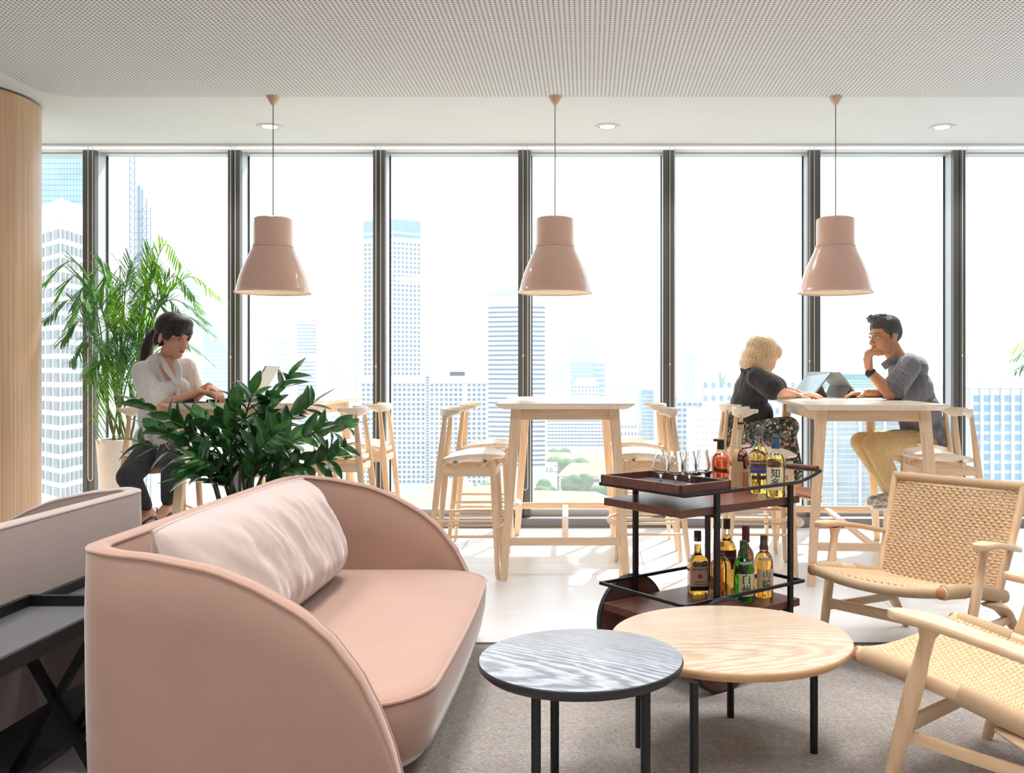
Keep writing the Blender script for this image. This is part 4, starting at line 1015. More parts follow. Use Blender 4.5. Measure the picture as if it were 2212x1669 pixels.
for k, (px, py, Y) in enumerate(tips):
    tip = pxY(px, py, Y) - PC; tip = Vector(tip)
    base = Vector((rs.uniform(-.05, .05) + tip.x * .1, rs.uniform(-.05, .05), 0.47))
    lift = max(0.05, 0.25 * (tip.z - base.z))
    mid = base.lerp(tip, 0.45) + Vector((-tip.x * 0.12, 0, lift * 0.7 + 0.03))
    if tip.z < 0.75: mid += Vector((0, 0, 0.06))
    cur = spline([base, mid, tip], 10)
    st = MB().tube(cur, [0.009 - 0.0065 * i / (len(cur) - 1) for i in range(len(cur))], 6).build('stem', M_stem, zz)
    n = 7; 
    for i in range(n):
        f = 0.30 + 0.70 * (i + .3) / n; idx = min(len(cur) - 2, int(f * (len(cur) - 1)))
        pos = cur[idx].lerp(cur[idx + 1], f * (len(cur) - 1) - idx); d = (cur[idx + 1] - cur[idx]).normalized()
        s_, t_ = basis(d)
        tw = rs.uniform(-.5, .5) + k
        for sd in (-1, 1):
            side = (s_ * math.cos(tw) + t_ * math.sin(tw)) * sd
            ld_ = (d * rs.uniform(.75, 1.05) + side * rs.uniform(.75, 1.0) + Vector((0, 0, rs.uniform(-.12, .12)))).normalized()
            up_ = (d - ld_ * d.dot(ld_)); up_ = (up_.normalized() * 0.8 + Vector((rs.uniform(-.4, .4), -0.2, .5))).normalized()
            yv = up_.cross(ld_).normalized(); zv = ld_.cross(yv).normalized()
            sc = rs.uniform(.85, 1.15) * (0.95 if i < n - 1 else 0.8)
            Mx_ = Matrix((ld_, yv, zv)).transposed().to_4x4() @ Matrix.Scale(sc, 4); Mx_.translation = pos
            lf = link('leaf', zzl[rs.randrange(3)], None, st); lf.matrix_local = Mx_
    lf = link('leaf', zzl[1], None, st); d = (cur[-1] - cur[-3]).normalized(); s_, t_ = basis(d)
    Mx_ = Matrix((d, s_, t_)).transposed().to_4x4(); Mx_.translation = cur[-1]; lf.matrix_local = Mx_

M_palm = [leafmat('palm_leaf', srgb(88, 142, 66), srgb(132, 182, 88), .3, .5), leafmat('palm_leaf_dark', srgb(74, 122, 78), srgb(116, 158, 106), .25, .4), leafmat('palm_leaf_lime', srgb(140, 200, 60), srgb(182, 226, 84), .4, .55)]
def frond(parent, base, ctrl, tip, m_, rs, ll=0.155, n=19):
    cur = spline([base, ctrl[0], ctrl[1], tip], 9); b = MB()
    b.tube(cur, [0.006 - 0.0048 * i / (len(cur) - 1) for i in range(len(cur))], 5)
    L = len(cur) - 1
    for i in range(n):
        f = 0.42 + 0.58 * i / (n - 1); x = f * L; k = min(L - 1, int(x)); p = cur[k].lerp(cur[k + 1], x - k); d = (cur[k + 1] - cur[k]).normalized()
        s_ = d.cross(Vector((0, 0, 1))); s_ = s_.normalized() if s_.length > .05 else Vector((1, 0, 0))
        for sd in (-1, 1):
            lng = ll * (0.55 + 0.75 * math.sin(PI * min(1, 0.2 + 0.8 * (f - .42) / .58))) * rs.uniform(.85, 1.1)
            dr = (d * rs.uniform(.8, 1.1) + s_ * sd * rs.uniform(.6, .85) + Vector((0, 0, rs.uniform(-.12, .16)))).normalized()
            w_ = 0.0062 * rs.uniform(.8, 1.2); q = dr.cross(Vector((0, 0, 1))); q = q.normalized() if q.length > .05 else s_
            dn = Vector((0, 0, -1)); pts = [p + dr * (lng * g) + dn * (lng * .17 * g * g) for g in (0, .33, .7, 1.0)]
            vs = [pts[0] - q * w_ * .4, pts[0] + q * w_ * .4, pts[1] - q * w_, pts[1] + q * w_, pts[2] - q * w_ * .8, pts[2] + q * w_ * .8, pts[3]]
            b.add(vs, [(0, 1, 3, 2), (2, 3, 5, 4), (4, 5, 6)])
    return b.build('frond', m_, parent, smooth=60)
def palm(label, loc, tips, pot_r, pot_h, seed):
    rs = random.Random(seed); loc = Vector(loc)
    t = thing('potted_palm', label, 'plant', loc)
    MB().lathe([(0.0, 0.0), (pot_r * .72, 0.0), (pot_r * .74, 0.01), (pot_r, pot_h), (pot_r - .006, pot_h + .003), (pot_r - .014, pot_h), (pot_r - .016, pot_h - .04)], 48).build('pot', mat('pot_white', srgb(238, 234, 228), .45), t)
    MB().lathe([(0.0, pot_h - .03), (pot_r - .015, pot_h - .035)], 32).build('soil', mat('soil', srgb(60, 46, 36), .95, bmp=.6), t)
    nc = 9; canes = []
    for k in range(nc):
        a = 2 * PI * k / nc; r = pot_r * .45 * rs.uniform(.3, 1)
        b0 = Vector((r * math.cos(a), r * math.sin(a), pot_h - .04)); b1 = b0 + Vector((rs.uniform(-.09, .09), rs.uniform(-.05, .05), rs.uniform(.22, .40)))
        MB().tube(spline([b0, (b0 + b1) / 2 + Vector((rs.uniform(-.02, .02), 0, 0)), b1], 5), 0.008, 6).build('cane', mat('palm_cane', srgb(104, 112, 60), .5, var=.25, vscale=30), t); canes.append(b1)
    for (px, py, Y, mi) in tips:
        tip = pxY(px, py, Y) - loc
        b1 = min(canes, key=lambda c: abs(c.x - tip.x * .4) + rs.uniform(0, .15))
        h = max(tip.z - b1.z, -.2)
        c1 = b1 + Vector(((tip.x - b1.x) * .22, (tip.y - b1.y) * .2, max(.15, h * .62 + .12))); c2 = b1 + Vector(((tip.x - b1.x) * .62, (tip.y - b1.y) * .6, max(.2, h * 1.02 + .13)))
        frond(t, b1, (c1, c2), tip, M_palm[mi], rs)
    return t
ptips = [(125, 640, 6.5, 0), (150, 700, 6.6, 0), (170, 760, 6.5, 1), (225, 690, 6.4, 2), (260, 620, 6.6, 0), (310, 660, 6.4, 0), (360, 615, 6.5, 2), (420, 640, 6.5, 0), (400, 690, 6.5, 1), (240, 830, 6.4, 0), (300, 830, 6.7, 0), (190, 800, 6.5, 0), (280, 720, 6.6, 0), (340, 740, 6.8, 0), (195, 620, 6.6, 0), (265, 760, 6.3, 1), (100, 608, 6.5, 0), (100, 690, 6.3, 1), (135, 735, 6.4, 1), (150, 780, 6.2, 1), (180, 830, 6.3, 0), (205, 850, 6.5, 0), (240, 665, 6.7, 1), (215, 640, 6.6, 0), (295, 610, 6.7, 1), (345, 590, 6.6, 0), (392, 572, 6.5, 2),
         (330, 640, 6.5, 2), (472, 640, 6.5, 2), (430, 665, 6.7, 0), (455, 720, 6.7, 1), (440, 690, 6.6, 1), (450, 780, 6.8, 1), (400, 740, 6.8, 0), (270, 700, 6.3, 2), (230, 740, 6.2, 1), (300, 740, 6.7, 1), (330, 700, 6.7, 2), (200, 900, 6.3, 2), (205, 940, 6.3, 0), (260, 900, 6.3, 2), (285, 860, 6.6, 1), (350, 640, 6.7, 0), (160, 660, 6.6, 1), (250, 790, 6.3, 1), (180, 705, 6.3, 1), (300, 780, 6.4, 0), (215, 780, 6.3, 0), (370, 690, 6.7, 1), (270, 655, 6.4, 0)]
palm('feathery green palm in a tall white pot beside the column', (-3.33, 6.62, 0), ptips, 0.165, 0.72, 5)
rtips = [(2190, 752, 6.5, 2), (2192, 800, 6.4, 1), (2196, 770, 6.6, 0), (2290, 700, 6.6, 0), (2330, 640, 6.7, 0), (2400, 620, 6.6, 1), (2450, 700, 6.5, 0), (2240, 840, 6.4, 1), (2480, 780, 6.5, 1), (2360, 740, 6.2, 0), (2300, 880, 6.3, 0)]
palm('green palm at the right edge showing only leaf tips', (3.72, 6.55, 0), rtips, 0.165, 0.72, 9)
# ============================================================ people
def skinmat(name, c):
    m = mat(name, c, .55, var=.05, vscale=14, spec=.4)
    p = m.node_tree.nodes['Principled BSDF']; p.inputs['Subsurface Weight'].default_value = 0.12; p.inputs['Subsurface Radius'].default_value = (.01, .004, .002); p.inputs['Subsurface Scale'].default_value = .5
    return m
def clothmat(name, c, fold=.5, scale=(9, 9, 4), sheen=.1):
    if name in MATS: return MATS[name]
    m, n, l, p = new_mat(name)
    mp = mapped(n, l, scale); t = n.new('ShaderNodeTexNoise'); t.inputs['Scale'].default_value = 2.2; t.inputs['Detail'].default_value = 2; t.inputs['Distortion'].default_value = 1.2
    l.new(mp.outputs[0], t.inputs['Vector'])
    a = tuple(x * .92 for x in c[:3]) + (1,); r = ramp(n, l, t.outputs['Fac'], a, c); l.new(r.outputs[0], p.inputs['Base Color'])
    p.inputs['Roughness'].default_value = .9; p.inputs['Sheen Weight'].default_value = sheen
    bump(n, l, p, t.outputs['Fac'], fold, .03); MATS[name] = m; return m
def hairmat(name, c1, c2):
    m, n, l, p = new_mat(name)
    mp = mapped(n, l, (110, 110, 6)); t = n.new('ShaderNodeTexNoise'); t.inputs['Scale'].default_value = 2; t.inputs['Detail'].default_value = 3; l.new(mp.outputs[0], t.inputs['Vector'])
    r = ramp(n, l, t.outputs['Fac'], c1, c2, .35, .65); l.new(r.outputs[0], p.inputs['Base Color']); p.inputs['Roughness'].default_value = .42
    bump(n, l, p, t.outputs['Fac'], .45, .004); return m
def hand(b, w, d, nrm, curl=.5, th=1, s=1.0):
    """palm, four unequal bent fingers and a thumb leaving the side of the palm"""
    w = Vector(w); d = Vector(d).normalized(); nrm = Vector(nrm); nrm = (nrm - d * nrm.dot(d)).normalized(); sd = d.cross(nrm).normalized() * th
    offs = (0.029, 0.010, -0.009, -0.026); lens = ((.042, .026, .021), (.046, .030, .023), (.043, .027, .022), (.034, .021, .018))
    for k, o in enumerate(offs):
        kn = w + d * (.088 - abs(k - 1) * .004) * s + sd * o * s
        b.cap(w + sd * o * .55 * s + d * .012, kn, .0135 * s, .0118 * s)
        p = kn; a = curl * (.35 + .12 * k)
        for L in lens[k]:
            q = p + (d * math.cos(a) + nrm * math.sin(a)) * L * s + sd * (o * .06)
            b.cap(p, q, .0088 * s, .0078 * s, n=10); p = q; a += curl * .75
    t0 = w + sd * .022 * s + d * .022; t1 = t0 + (d * .55 + sd * .62 + nrm * .3).normalized() * .042 * s; t2 = t1 + (d * .85 + sd * .15 + nrm * .4 * curl).normalized() * .032 * s
    b.cap(t0, t1, .0135 * s, .0105 * s); b.cap(t1, t2, .0102 * s, .0085 * s)
def head_frame(c, yaw, pitch, s, roll=0.0):
    return Matrix.Translation(c) @ Matrix.Rotation(yaw, 4, 'Z') @ Matrix.Rotation(pitch, 4, 'Y') @ Matrix.Rotation(roll, 4, 'X') @ Matrix.Scale(s, 4)
def head(b, M, jaw=1.0):
    h = MB()
    h.ell((-.012, 0, .035), (.098, .077, .090)); h.ell((.028, 0, -.030), (.064, .060, .085)); h.ell((.056, 0, -.090), (.030 * jaw, .034 * jaw, .026))
    h.ell((.02, 0, -.07), (.055, .052 * jaw, .045)); h.ell((.048, .034, -.028), (.034, .03, .034)); h.ell((.048, -.034, -.028), (.034, .03, .034))
    h.cap((.086, 0, .006), (.106, 0, -.034), .008, .0125); h.ell((.098, .010, -.036), .009); h.ell((.098, -.010, -.036), .009)
    h.ell((.076, 0, .024), (.018, .046, .013)); h.ell((.086, 0, -.062), (.011, .021, .010))
    for s in (-1, 1): h.ell((-.006, s * .079, -.012), (.020, .009, .033), (0, .15, s * .35))
    b.add(h.v, h.f, M)
def face(t, M, brow, lip, eyec=(50, 34, 28)):
    for s in (-1, 1):
        e = MB().ell((.0835, s * .031, .001), (.0068, .0125, .0058)).xf(M).build('eye', mat('eye_white', srgb(232, 226, 220), .3), t)
        MB().ell((.0888, s * .031, .001), (.0025, .0048, .005)).xf(M).build('iris', mat('iris_%d' % eyec[0], srgb(*eyec), .3), e)
        MB().tube([M @ Vector((.0905, s * .016, .021)), M @ Vector((.0885, s * .034, .026)), M @ Vector((.079, s * .050, .021))], [.0032, .0034, .0016], 6, flat=(1, .7)).build('eyebrow', brow, t)
        MB().tube([M @ Vector((.0885, s * .019, .004)), M @ Vector((.0905, s * .031, .0075)), M @ Vector((.0825, s * .044, .003))], .0018, 5).build('eyelash', brow, t)
    MB().ell((.0945, 0, -.0595), (.006, .0195, .0042)).ell((.0935, 0, -.0665), (.006, .0165, .0046)).xf(M).build('lips', lip, t)
def P3(px, py, Y): return pxY(px, py, Y)
def yawR(a): return Matrix.Rotation(a, 3, 'Z')

# ---------------------------------------------------------- woman at the left table
M_sk1 = skinmat('skin_a', srgb(226, 170, 138)); M_sk2 = skinmat('skin_b', srgb(232, 184, 156)); M_sk3 = skinmat('skin_c', srgb(206, 150, 116))
M_lip = mat('lip_rose', srgb(190, 104, 96), .4); M_blk = hairmat('hair_black', srgb(20, 15, 14), srgb(40, 28, 24)); M_brow = mat('brow_dark', srgb(44, 32, 28), .8)
def org(v): return Vector((v.x, v.y, 0))
W = P3(340, 955, 5.72); t = thing('person', 'woman in a white blouse typing on a laptop with a ponytail', 'person')
HC = P3(374, 727, 5.60); MH = head_frame(HC, math.radians(-26), math.radians(16), 1.06)
sR, sL = P3(309, 803, 5.56), P3(402, 795, 5.76); eR, wR = P3(338, 882, 5.42), P3(430, 846, 5.48); eL, wL = P3(418, 858, 5.86), P3(452, 834, 5.70)
sk = MB(); head(sk, MH); nb = P3(358, 785, 5.66)
sk.cap(nb, HC + Vector((-.02, .01, -.06)), .052, .046); sk.chain([P3(372, 812, 5.545), P3(364, 788, 5.585), nb], [.040, .052, .05])
sk.chain([sR, eR], [.046, .037]); sk.chain([eR, wR], [.039, .025]); sk.chain([sL, eL], [.046, .037]); sk.chain([eL, wL], [.038, .025])
sk.chain([nb, P3(345, 880, 5.68), P3(342, 965, 5.71)], [.06, .08, .08])
hand(sk, wR, (1, .05, -.10), (0, -.1, -1), .75, 1, .98); hand(sk, wL, (.75, -.35, -.35), (-.2, 0, -1), .85, -1, .98)
aR, aL = P3(318, 1100, 5.58), P3(362, 1088, 5.56); kR, kL = P3(277, 1030, 5.26), P3(374, 1005, 5.34)
for k_, a_, tx, ty in ((kR, aR, 300, 1124), (kL, aL, 347, 1116)):
    dn = (a_ - k_).normalized(); toe = P3(tx, ty, a_.y - .16)
    sk.chain([P3(342, 965, 5.71), k_, a_], [.06, .05, .031]); sk.cap(a_, a_ + dn * .035, .031, .03); sk.chain([a_ + dn * .04, a_.lerp(toe, .55), toe], [.030, .032, .022])
link('body', voxel(sk, .0042, 3), M_sk1, t)
face(t, MH, M_brow, M_lip)
hr = MB(); h = MB()
h.ell((-.022, 0, .046), (.104, .088, .094)); h.ell((.040, 0, .088), (.062, .074, .044)); h.ell((.064, 0, .060), (.034, .066, .034)); h.ell((.070, -.028, .044), (.026, .034, .026)); h.ell((.070, .030, .044), (.026, .034, .026))
h.ell((-.055, 0, -.01), (.056, .074, .06)); h.ell((.026, -.070, .028), (.036, .016, .045)); h.ell((.026, .070, .028), (.036, .016, .045)); h.ell((-.05, -.05, -.035), (.035, .03, .04)); h.ell((-.05, .05, -.035), (.035, .03, .04))
hr.add(h.v, h.f, MH)
pt = [P3(342, 716, 5.70), P3(327, 728, 5.72), P3(318, 752, 5.74), P3(314, 778, 5.74), P3(306, 800, 5.73)]
hr.chain(pt, [.030, .036, .038, .034, .012])
link('hair', voxel(hr, .005, 3), M_blk, t)
MB().lathe([(.030, -.008), (.033, 0), (.030, .008), (.030, -.008)], 14, Matrix.Translation(pt[0] + Vector((-.012, .005, 0))), caps=False).build('hair_tie', mat('tie_black', srgb(20, 20, 22), .7), t)
for s in (-1,): MB().ell(MH @ Vector((0.0, s * .090, -.056)), .0085).build('earring', mat('pearl', srgb(244, 236, 220), .2), t)
bl = MB(); tr_ = yawR(math.radians(-38))
bl.ell(P3(340, 955, 5.70), (.175, .135, .13), tr_); bl.ell(P3(344, 900, 5.67), (.150, .115, .15), tr_); bl.ell(P3(350, 840, 5.65), (.158, .118, .14), tr_); bl.cap(sR, sL, .068, .064)
bl.cap(P3(350, 800, 5.66), P3(345, 860, 5.66), .115, .13)
bl.chain([sR, sR.lerp(eR, .80)], [.068, .079]); bl.chain([sL, sL.lerp(eL, .78)], [.064, .074]); bl.ell(P3(383, 838, 5.55), (.075, .06, .07)); bl.ell(P3(352, 848, 5.52), (.075, .06, .07))
M_bls = clothmat('blouse_white', srgb(244, 238, 232), .55, (8, 8, 3))
link('blouse', voxel(bl, .006, 4), M_bls, t)
for a, m_, e in ((P3(346, 768, 5.58), P3(360, 795, 5.50), P3(384, 832, 5.47)), (P3(376, 772, 5.58), P3(384, 798, 5.52), P3(386, 832, 5.475))):
    MB().tube(spline([a, m_, e], 5), [.006, .009, .012, .014, .015, .015, .014, .012, .010, .008, .005], 8, flat=(1.2, .22), up=(0, -1, .2)).build('lapel', M_bls, t)
MB().tube([P3(386, 836, 5.472), P3(383, 872, 5.46), P3(391, 900, 5.46)], [.006, .009, .008], 6, flat=(1.4, .4), up=(0, -1, 0)).build('neck_tie', M_bls, t)
tt = MB(); hR, hL = P3(328, 972, 5.64), P3(356, 972, 5.74)
tt.ell(P3(342, 975, 5.71), (.165, .14, .10), tr_)
for h_, k_, a_ in ((hR, kR, aR), (hL, kL, aL)): tt.chain([h_, k_, k_.lerp(a_, .45), k_.lerp(a_, .86)], [.092, .066, .056, .043])
link('trousers', voxel(tt, .006, 3), clothmat('denim_black', srgb(52, 52, 58), .5, (12, 12, 12)), t)
M_strap = mat('sandal_strap', srgb(196, 160, 126), .5)
for k_, a_, tx, ty in ((kR, aR, 300, 1124), (kL, aL, 347, 1116)):
    dn = (a_ - k_).normalized(); toe = P3(tx, ty, a_.y - .16); hl = a_ + dn * .05 + Vector((.02, .05, -.01))
    so = MB().tube([hl + Vector((0, 0, -.02)), a_.lerp(toe, .5) + Vector((0, 0, -.034)), toe + Vector((0, 0, -.026))], [.024, .028, .026], 10, flat=(1, .3), up=(0, 0, 1)).build('sandal', mat('sandal_sole', srgb(90, 70, 60), .6), t)
    MB().tube([hl + Vector((0, 0, -.02)), hl + Vector((.005, .02, -.085))], [.016, .009], 8).build('heel', mat('sandal_sole', srgb(90, 70, 60), .6), so)
    MB().tube(spline([a_.lerp(toe, .35) + Vector((-.034, 0, -.01)), a_ + Vector((.0, -.028, .0)), hl + Vector((.0, .0, .035)), hl], 4), .005, 6, flat=(1.3, .5)).build('strap', M_strap, so)

# ---------------------------------------------------------- blonde woman
t = thing('person', 'blonde woman in a black top and floral skirt seen from behind', 'person')
HC = P3(1647, 768, 6.30); MH = head_frame(HC, math.radians(20), math.radians(24), 1.03)
sR, sL = P3(1634, 815, 6.16), P3(1642, 812, 6.47); eR, wR = P3(1682, 856, 6.06), P3(1716, 855, 6.13); eL, wL = P3(1692, 853, 6.48), P3(1726, 853, 6.38)
eR.z = 1.064; wR.z = 1.050; eL.z = 1.064; wL.z = 1.050
sk = MB(); head(sk, MH, .92); nb = P3(1630, 800, 6.31)
sk.cap(nb, HC + Vector((-.015, 0, -.05)), .052, .046)
sk.chain([sR, eR, wR], [.046, .041, .025]); sk.chain([sL, eL, wL], [.046, .040, .025])
sk.chain([nb, P3(1618, 880, 6.33), P3(1606, 930, 6.36)], [.06, .08, .08])
hand(sk, wR, (1, .12, -.03), (0, 0, -1), .30, -1, .92); hand(sk, wL, (1, -.2, .02), (0, 0, -1), .4, 1, .92)
hR, hL = P3(1606, 942, 6.27), P3(1608, 938, 6.46); kR, kL = P3(1694, 930, 6.05), P3(1703, 922, 6.48); aR, aL = P3(1722, 1046, 6.10), P3(1702, 1044, 6.40)
for k_, a_ in ((kR, aR), (kL, aL)):
    toe = a_ + Vector((.13, -.05, -.075)); sk.cap(P3(1606, 930, 6.36), k_, .06, .058); sk.chain([k_, k_.lerp(a_, .35), a_], [.060, .050, .031]); sk.chain([a_ + Vector((-.01, 0, -.035)), a_.lerp(toe, .5) + Vector((0, 0, -.01)), toe], [.028, .030, .022])
link('body', voxel(sk, .0042, 3), M_sk2, t)
face(t, MH, mat('brow_light', srgb(150, 112, 80), .8), M_lip)
h = MB(); h.ell((-.020, 0, .038), (.116, .100, .100)); h.ell((-.052, 0, -.035), (.085, .098, .085)); h.ell((-.068, 0, -.085), (.062, .092, .055))
for s in (-1, 1): h.ell((.012, s * .078, -.035), (.060, .028, .095)); h.ell((-.02, s * .074, -.075), (.06, .032, .06)); h.ell((.052, s * .06, .045), (.045, .034, .05)); h.ell((.034, s * .070, -.07), (.034, .022, .06))
h.ell((.058, 0, .078), (.045, .06, .036))
hm_ = MB().add(h.v, h.f, MH)
link('hair', voxel(hm_, .005, 3), hairmat('hair_blonde', srgb(204, 162, 118), srgb(246, 222, 184)), t)
ts = MB(); tr_ = yawR(math.radians(8))
ts.ell(P3(1618, 880, 6.33), (.125, .155, .13), tr_); ts.ell(P3(1624, 842, 6.32), (.118, .168, .13), tr_); ts.cap(sR, sL, .070, .066); ts.cap(P3(1632, 808, 6.32), P3(1618, 872, 6.33), .10, .13); ts.ell(P3(1617, 900, 6.33), (.135, .165, .085), tr_)
ts.ell(P3(1645, 895, 6.25), (.08, .10, .10)); ts.chain([sR, sR.lerp(eR, .72)], [.070, .080]); ts.chain([sL, sL.lerp(eL, .70)], [.066, .074])
ts.chain([P3(1622, 796, 6.22), P3(1608, 797, 6.30), P3(1622, 796, 6.40)], [.024, .030, .024])
link('top', voxel(ts, .006, 4), clothmat('top_black', srgb(58, 56, 62), .5, (9, 9, 4), .25), t)
def floral():
    m, n, l, p = new_mat('skirt_floral'); mp = mapped(n, l)
    v = n.new('ShaderNodeTexVoronoi'); v.inputs['Scale'].default_value = 58
    nz = n.new('ShaderNodeTexNoise'); nz.inputs['Scale'].default_value = 22; l.new(mp.outputs[0], nz.inputs['Vector'])
    ad = n.new('ShaderNodeVectorMath'); ad.operation = 'MULTIPLY_ADD'; ad.inputs[1].default_value = (.06, .06, .06); l.new(nz.outputs['Color'], ad.inputs[0]); l.new(mp.outputs[0], ad.inputs[2]); l.new(ad.outputs[0], v.inputs['Vector'])
    hs = n.new('ShaderNodeSeparateColor'); l.new(v.outputs['Color'], hs.inputs[0])
    r = n.new('ShaderNodeValToRGB'); r.color_ramp.interpolation = 'CONSTANT'; e = r.color_ramp.elements
    e[0].position = 0; e[0].color = srgb(40, 44, 48)
    for pos, c in ((.25, (66, 98, 84)), (.52, (112, 140, 118)), (.72, (196, 106, 116)), (.82, (222, 184, 156)), (.92, (60, 66, 66))):
        q = e.new(pos); q.color = srgb(*c)
    e[-1].color = srgb(36, 40, 44); l.new(hs.outputs[0], r.inputs[0])
    r2 = ramp(n, l, v.outputs['Distance'], (1, 1, 1, 1), (0, 0, 0, 1), .55, .75)
    mx = n.new('ShaderNodeMix'); mx.data_type = 'RGBA'; l.new(r2.outputs[0], mx.inputs[0]); mx.inputs[6].default_value = srgb(38, 42, 48); l.new(r.outputs[0], mx.inputs[7])
    l.new(mx.outputs[2], p.inputs['Base Color']); p.inputs['Roughness'].default_value = .85
    t2 = n.new('ShaderNodeTexNoise'); t2.inputs['Scale'].default_value = 14; l.new(mp.outputs[0], t2.inputs['Vector']); bump(n, l, p, t2.outputs['Fac'], .5, .02); return m
sk_ = MB(); sk_.ell(P3(1606, 925, 6.36), (.150, .185, .135)); sk_.chain([hR, kR], [.105, .088]); sk_.chain([hL, kL], [.100, .076]); sk_.cap(kR.lerp(kL, .3), hR.lerp(hL, .5), .085, .11)
sk_.chain([kR + Vector((-.01, 0, 0)), kR.lerp(aR, .75) + Vector((-.01, 0, 0))], [.085, .070]); sk_.chain([kL.lerp(kR, .6), kL.lerp(aR, .62)], [.06, .05]); sk_.ell(P3(1600, 955, 6.32), (.13, .16, .08))
link('skirt', voxel(sk_, .006, 3), floral(), t)
for k_, a_ in ((kR, aR), (kL, aL)):
    toe = a_ + Vector((.13, -.05, -.075))
    so = MB().tube([a_ + Vector((-.045, .01, -.072)), a_.lerp(toe, .5) + Vector((0, 0, -.048)), toe + Vector((.02, -.005, -.028))], [.026, .030, .028], 10, flat=(1, .32), up=(0, 0, 1)).build('sandal', mat('sandal_cream', srgb(222, 196, 166), .6), t)
    MB().tube(spline([a_.lerp(toe, .7) + Vector((0, -.034, -.02)), a_.lerp(toe, .7) + Vector((0, 0, .024)), a_.lerp(toe, .7) + Vector((0, .034, -.02))], 4), .008, 6, flat=(1.6, .5)).build('strap', mat('sandal_cream', srgb(222, 196, 166), .6), so)

# ---------------------------------------------------------- man
t = thing('person', 'man in a grey shirt and khaki trousers resting his chin on his hand', 'person')
HC = P3(1911, 727, 6.28); MH = head_frame(HC, math.radians(180 + 22), math.radians(4), 1.10)
sL, sR = P3(1963, 793, 6.13), P3(1955, 790, 6.50); eL, wL = P3(1924, 856, 5.98), P3(1879, 803, 6.02); eR, wR = P3(1928, 850, 6.46), P3(1868, 846, 6.30)
eL.z = 1.062; eR.z = 1.062; wR.z = 1.055
sk = MB(); head(sk, MH, 1.12); nb = P3(1943, 782, 6.31)
sk.cap(nb, HC + Vector((.03, .01, -.05)), .064, .060)
sk.chain([sL, eL], [.055, .044]); sk.chain([eL, wL], [.047, .029]); sk.chain([sR, eR, wR], [.055, .046, .029])
kL, kR = P3(1888, 958, 6.15), P3(1860, 955, 6.48); aL, aR = P3(1940, 1068, 6.24), P3(1926, 1062, 6.46); pv = P3(2003, 948, 6.36)
sk.chain([nb, P3(1975, 850, 6.33), pv], [.07, .09, .08])
for k_, a_ in ((kL, aL), (kR, aR)): sk.chain([pv, k_, a_], [.07, .05, .032])
hand(sk, wL, (-.12, .10, 1), (.9, .35, .1), .95, 1, 1.04); hand(sk, wR, (-1, -.15, -.02), (0, 0, -1), .75, 1, 1.04)
link('body', voxel(sk, .0044, 3), M_sk3, t)
face(t, MH, M_brow, mat('lip_tan', srgb(176, 112, 94), .5))
h = MB(); h.ell((-.012, 0, .072), (.100, .080, .066)); h.ell((-.060, 0, .030), (.054, .074, .075)); h.ell((.052, 0, .108), (.054, .066, .028)); h.ell((.074, 0, .116), (.030, .056, .022))
for s in (-1, 1): h.ell((-.01, s * .062, .058), (.070, .022, .055)); h.ell((.006, s * .073, .014), (.014, .008, .030))
rr_ = random.Random(3)
for k in range(40):
    x, y = rr_.uniform(-.05, .095), rr_.uniform(-.055, .055); z = .118 + .014 * rr_.random() - 1.6 * (x - .03) ** 2 - 4 * y * y
    h.cap((x, y, z), (x + .014, y + rr_.uniform(-.01, .01), z + .016), .009, .004, n=6)
hm_ = MB().add(h.v, h.f, MH); link('hair', voxel(hm_, .0045, 2), hairmat('hair_dark', srgb(44, 42, 42), srgb(86, 84, 82)), t)
sh = MB(); tr_ = yawR(math.radians(-6))
sh.ell(P3(1966, 840, 6.33), (.150, .195, .15), tr_); sh.ell(P3(1984, 890, 6.34), (.150, .185, .15), tr_); sh.ell(P3(1996, 935, 6.35), (.150, .185, .115), tr_); sh.cap(sL, sR, .080, .076); sh.cap(P3(1958, 800, 6.32), P3(1992, 920, 6.35), .125, .15)
sh.ell(P3(1940, 850, 6.30), (.10, .14, .12)); sh.ell(P3(1975, 795, 6.32), (.085, .15, .09)); sh.ell(P3(1950, 945, 6.33), (.12, .17, .05), (0, .25, 0))
sh.chain([sL, sL.lerp(eL, .84)], [.080, .080]); sh.chain([sR, sR.lerp(eR, .80)], [.076, .076]); sh.ell(P3(2012, 950, 6.35), (.09, .18, .10))
M_sh = clothmat('shirt_grey', srgb(124, 122, 128), .6, (9, 9, 4), .15)
link('shirt', voxel(sh, .006, 4), M_sh, t)
cf = MB(); a_ = sL.lerp(eL, .78); d = (eL - sL).normalized(); cf.tube([a_, a_ + d * .045], [.083, .081], 20, cap=True); cf.build('rolled_cuff', M_sh, t)
MB().ell(a_ - d * .015 + Vector((-.01, -.083, 0)), (.006, .003, .006)).build('sleeve_button', M_paper, t)
col_ = spline([P3(1908, 792, 6.22), P3(1925, 780, 6.20), P3(1950, 772, 6.25), P3(1962, 768, 6.32), P3(1950, 772, 6.39), P3(1922, 782, 6.42)], 5)
MB().tube(col_, .026, 8, flat=(.45, 1.0), up=(0, 0, 1)).build('collar', M_sh, t)
for k in range(3): MB().ell(P3(1908 + 3 * k, 806 + 16 * k, 6.19), (.005, .005, .005)).build('shirt_button', M_paper, t)
tr2 = MB(); hL, hR = P3(1998, 958, 6.26), P3(2000, 952, 6.46); kL, kR = P3(1888, 958, 6.15), P3(1860, 955, 6.48); aL, aR = P3(1940, 1068, 6.24), P3(1926, 1062, 6.46)
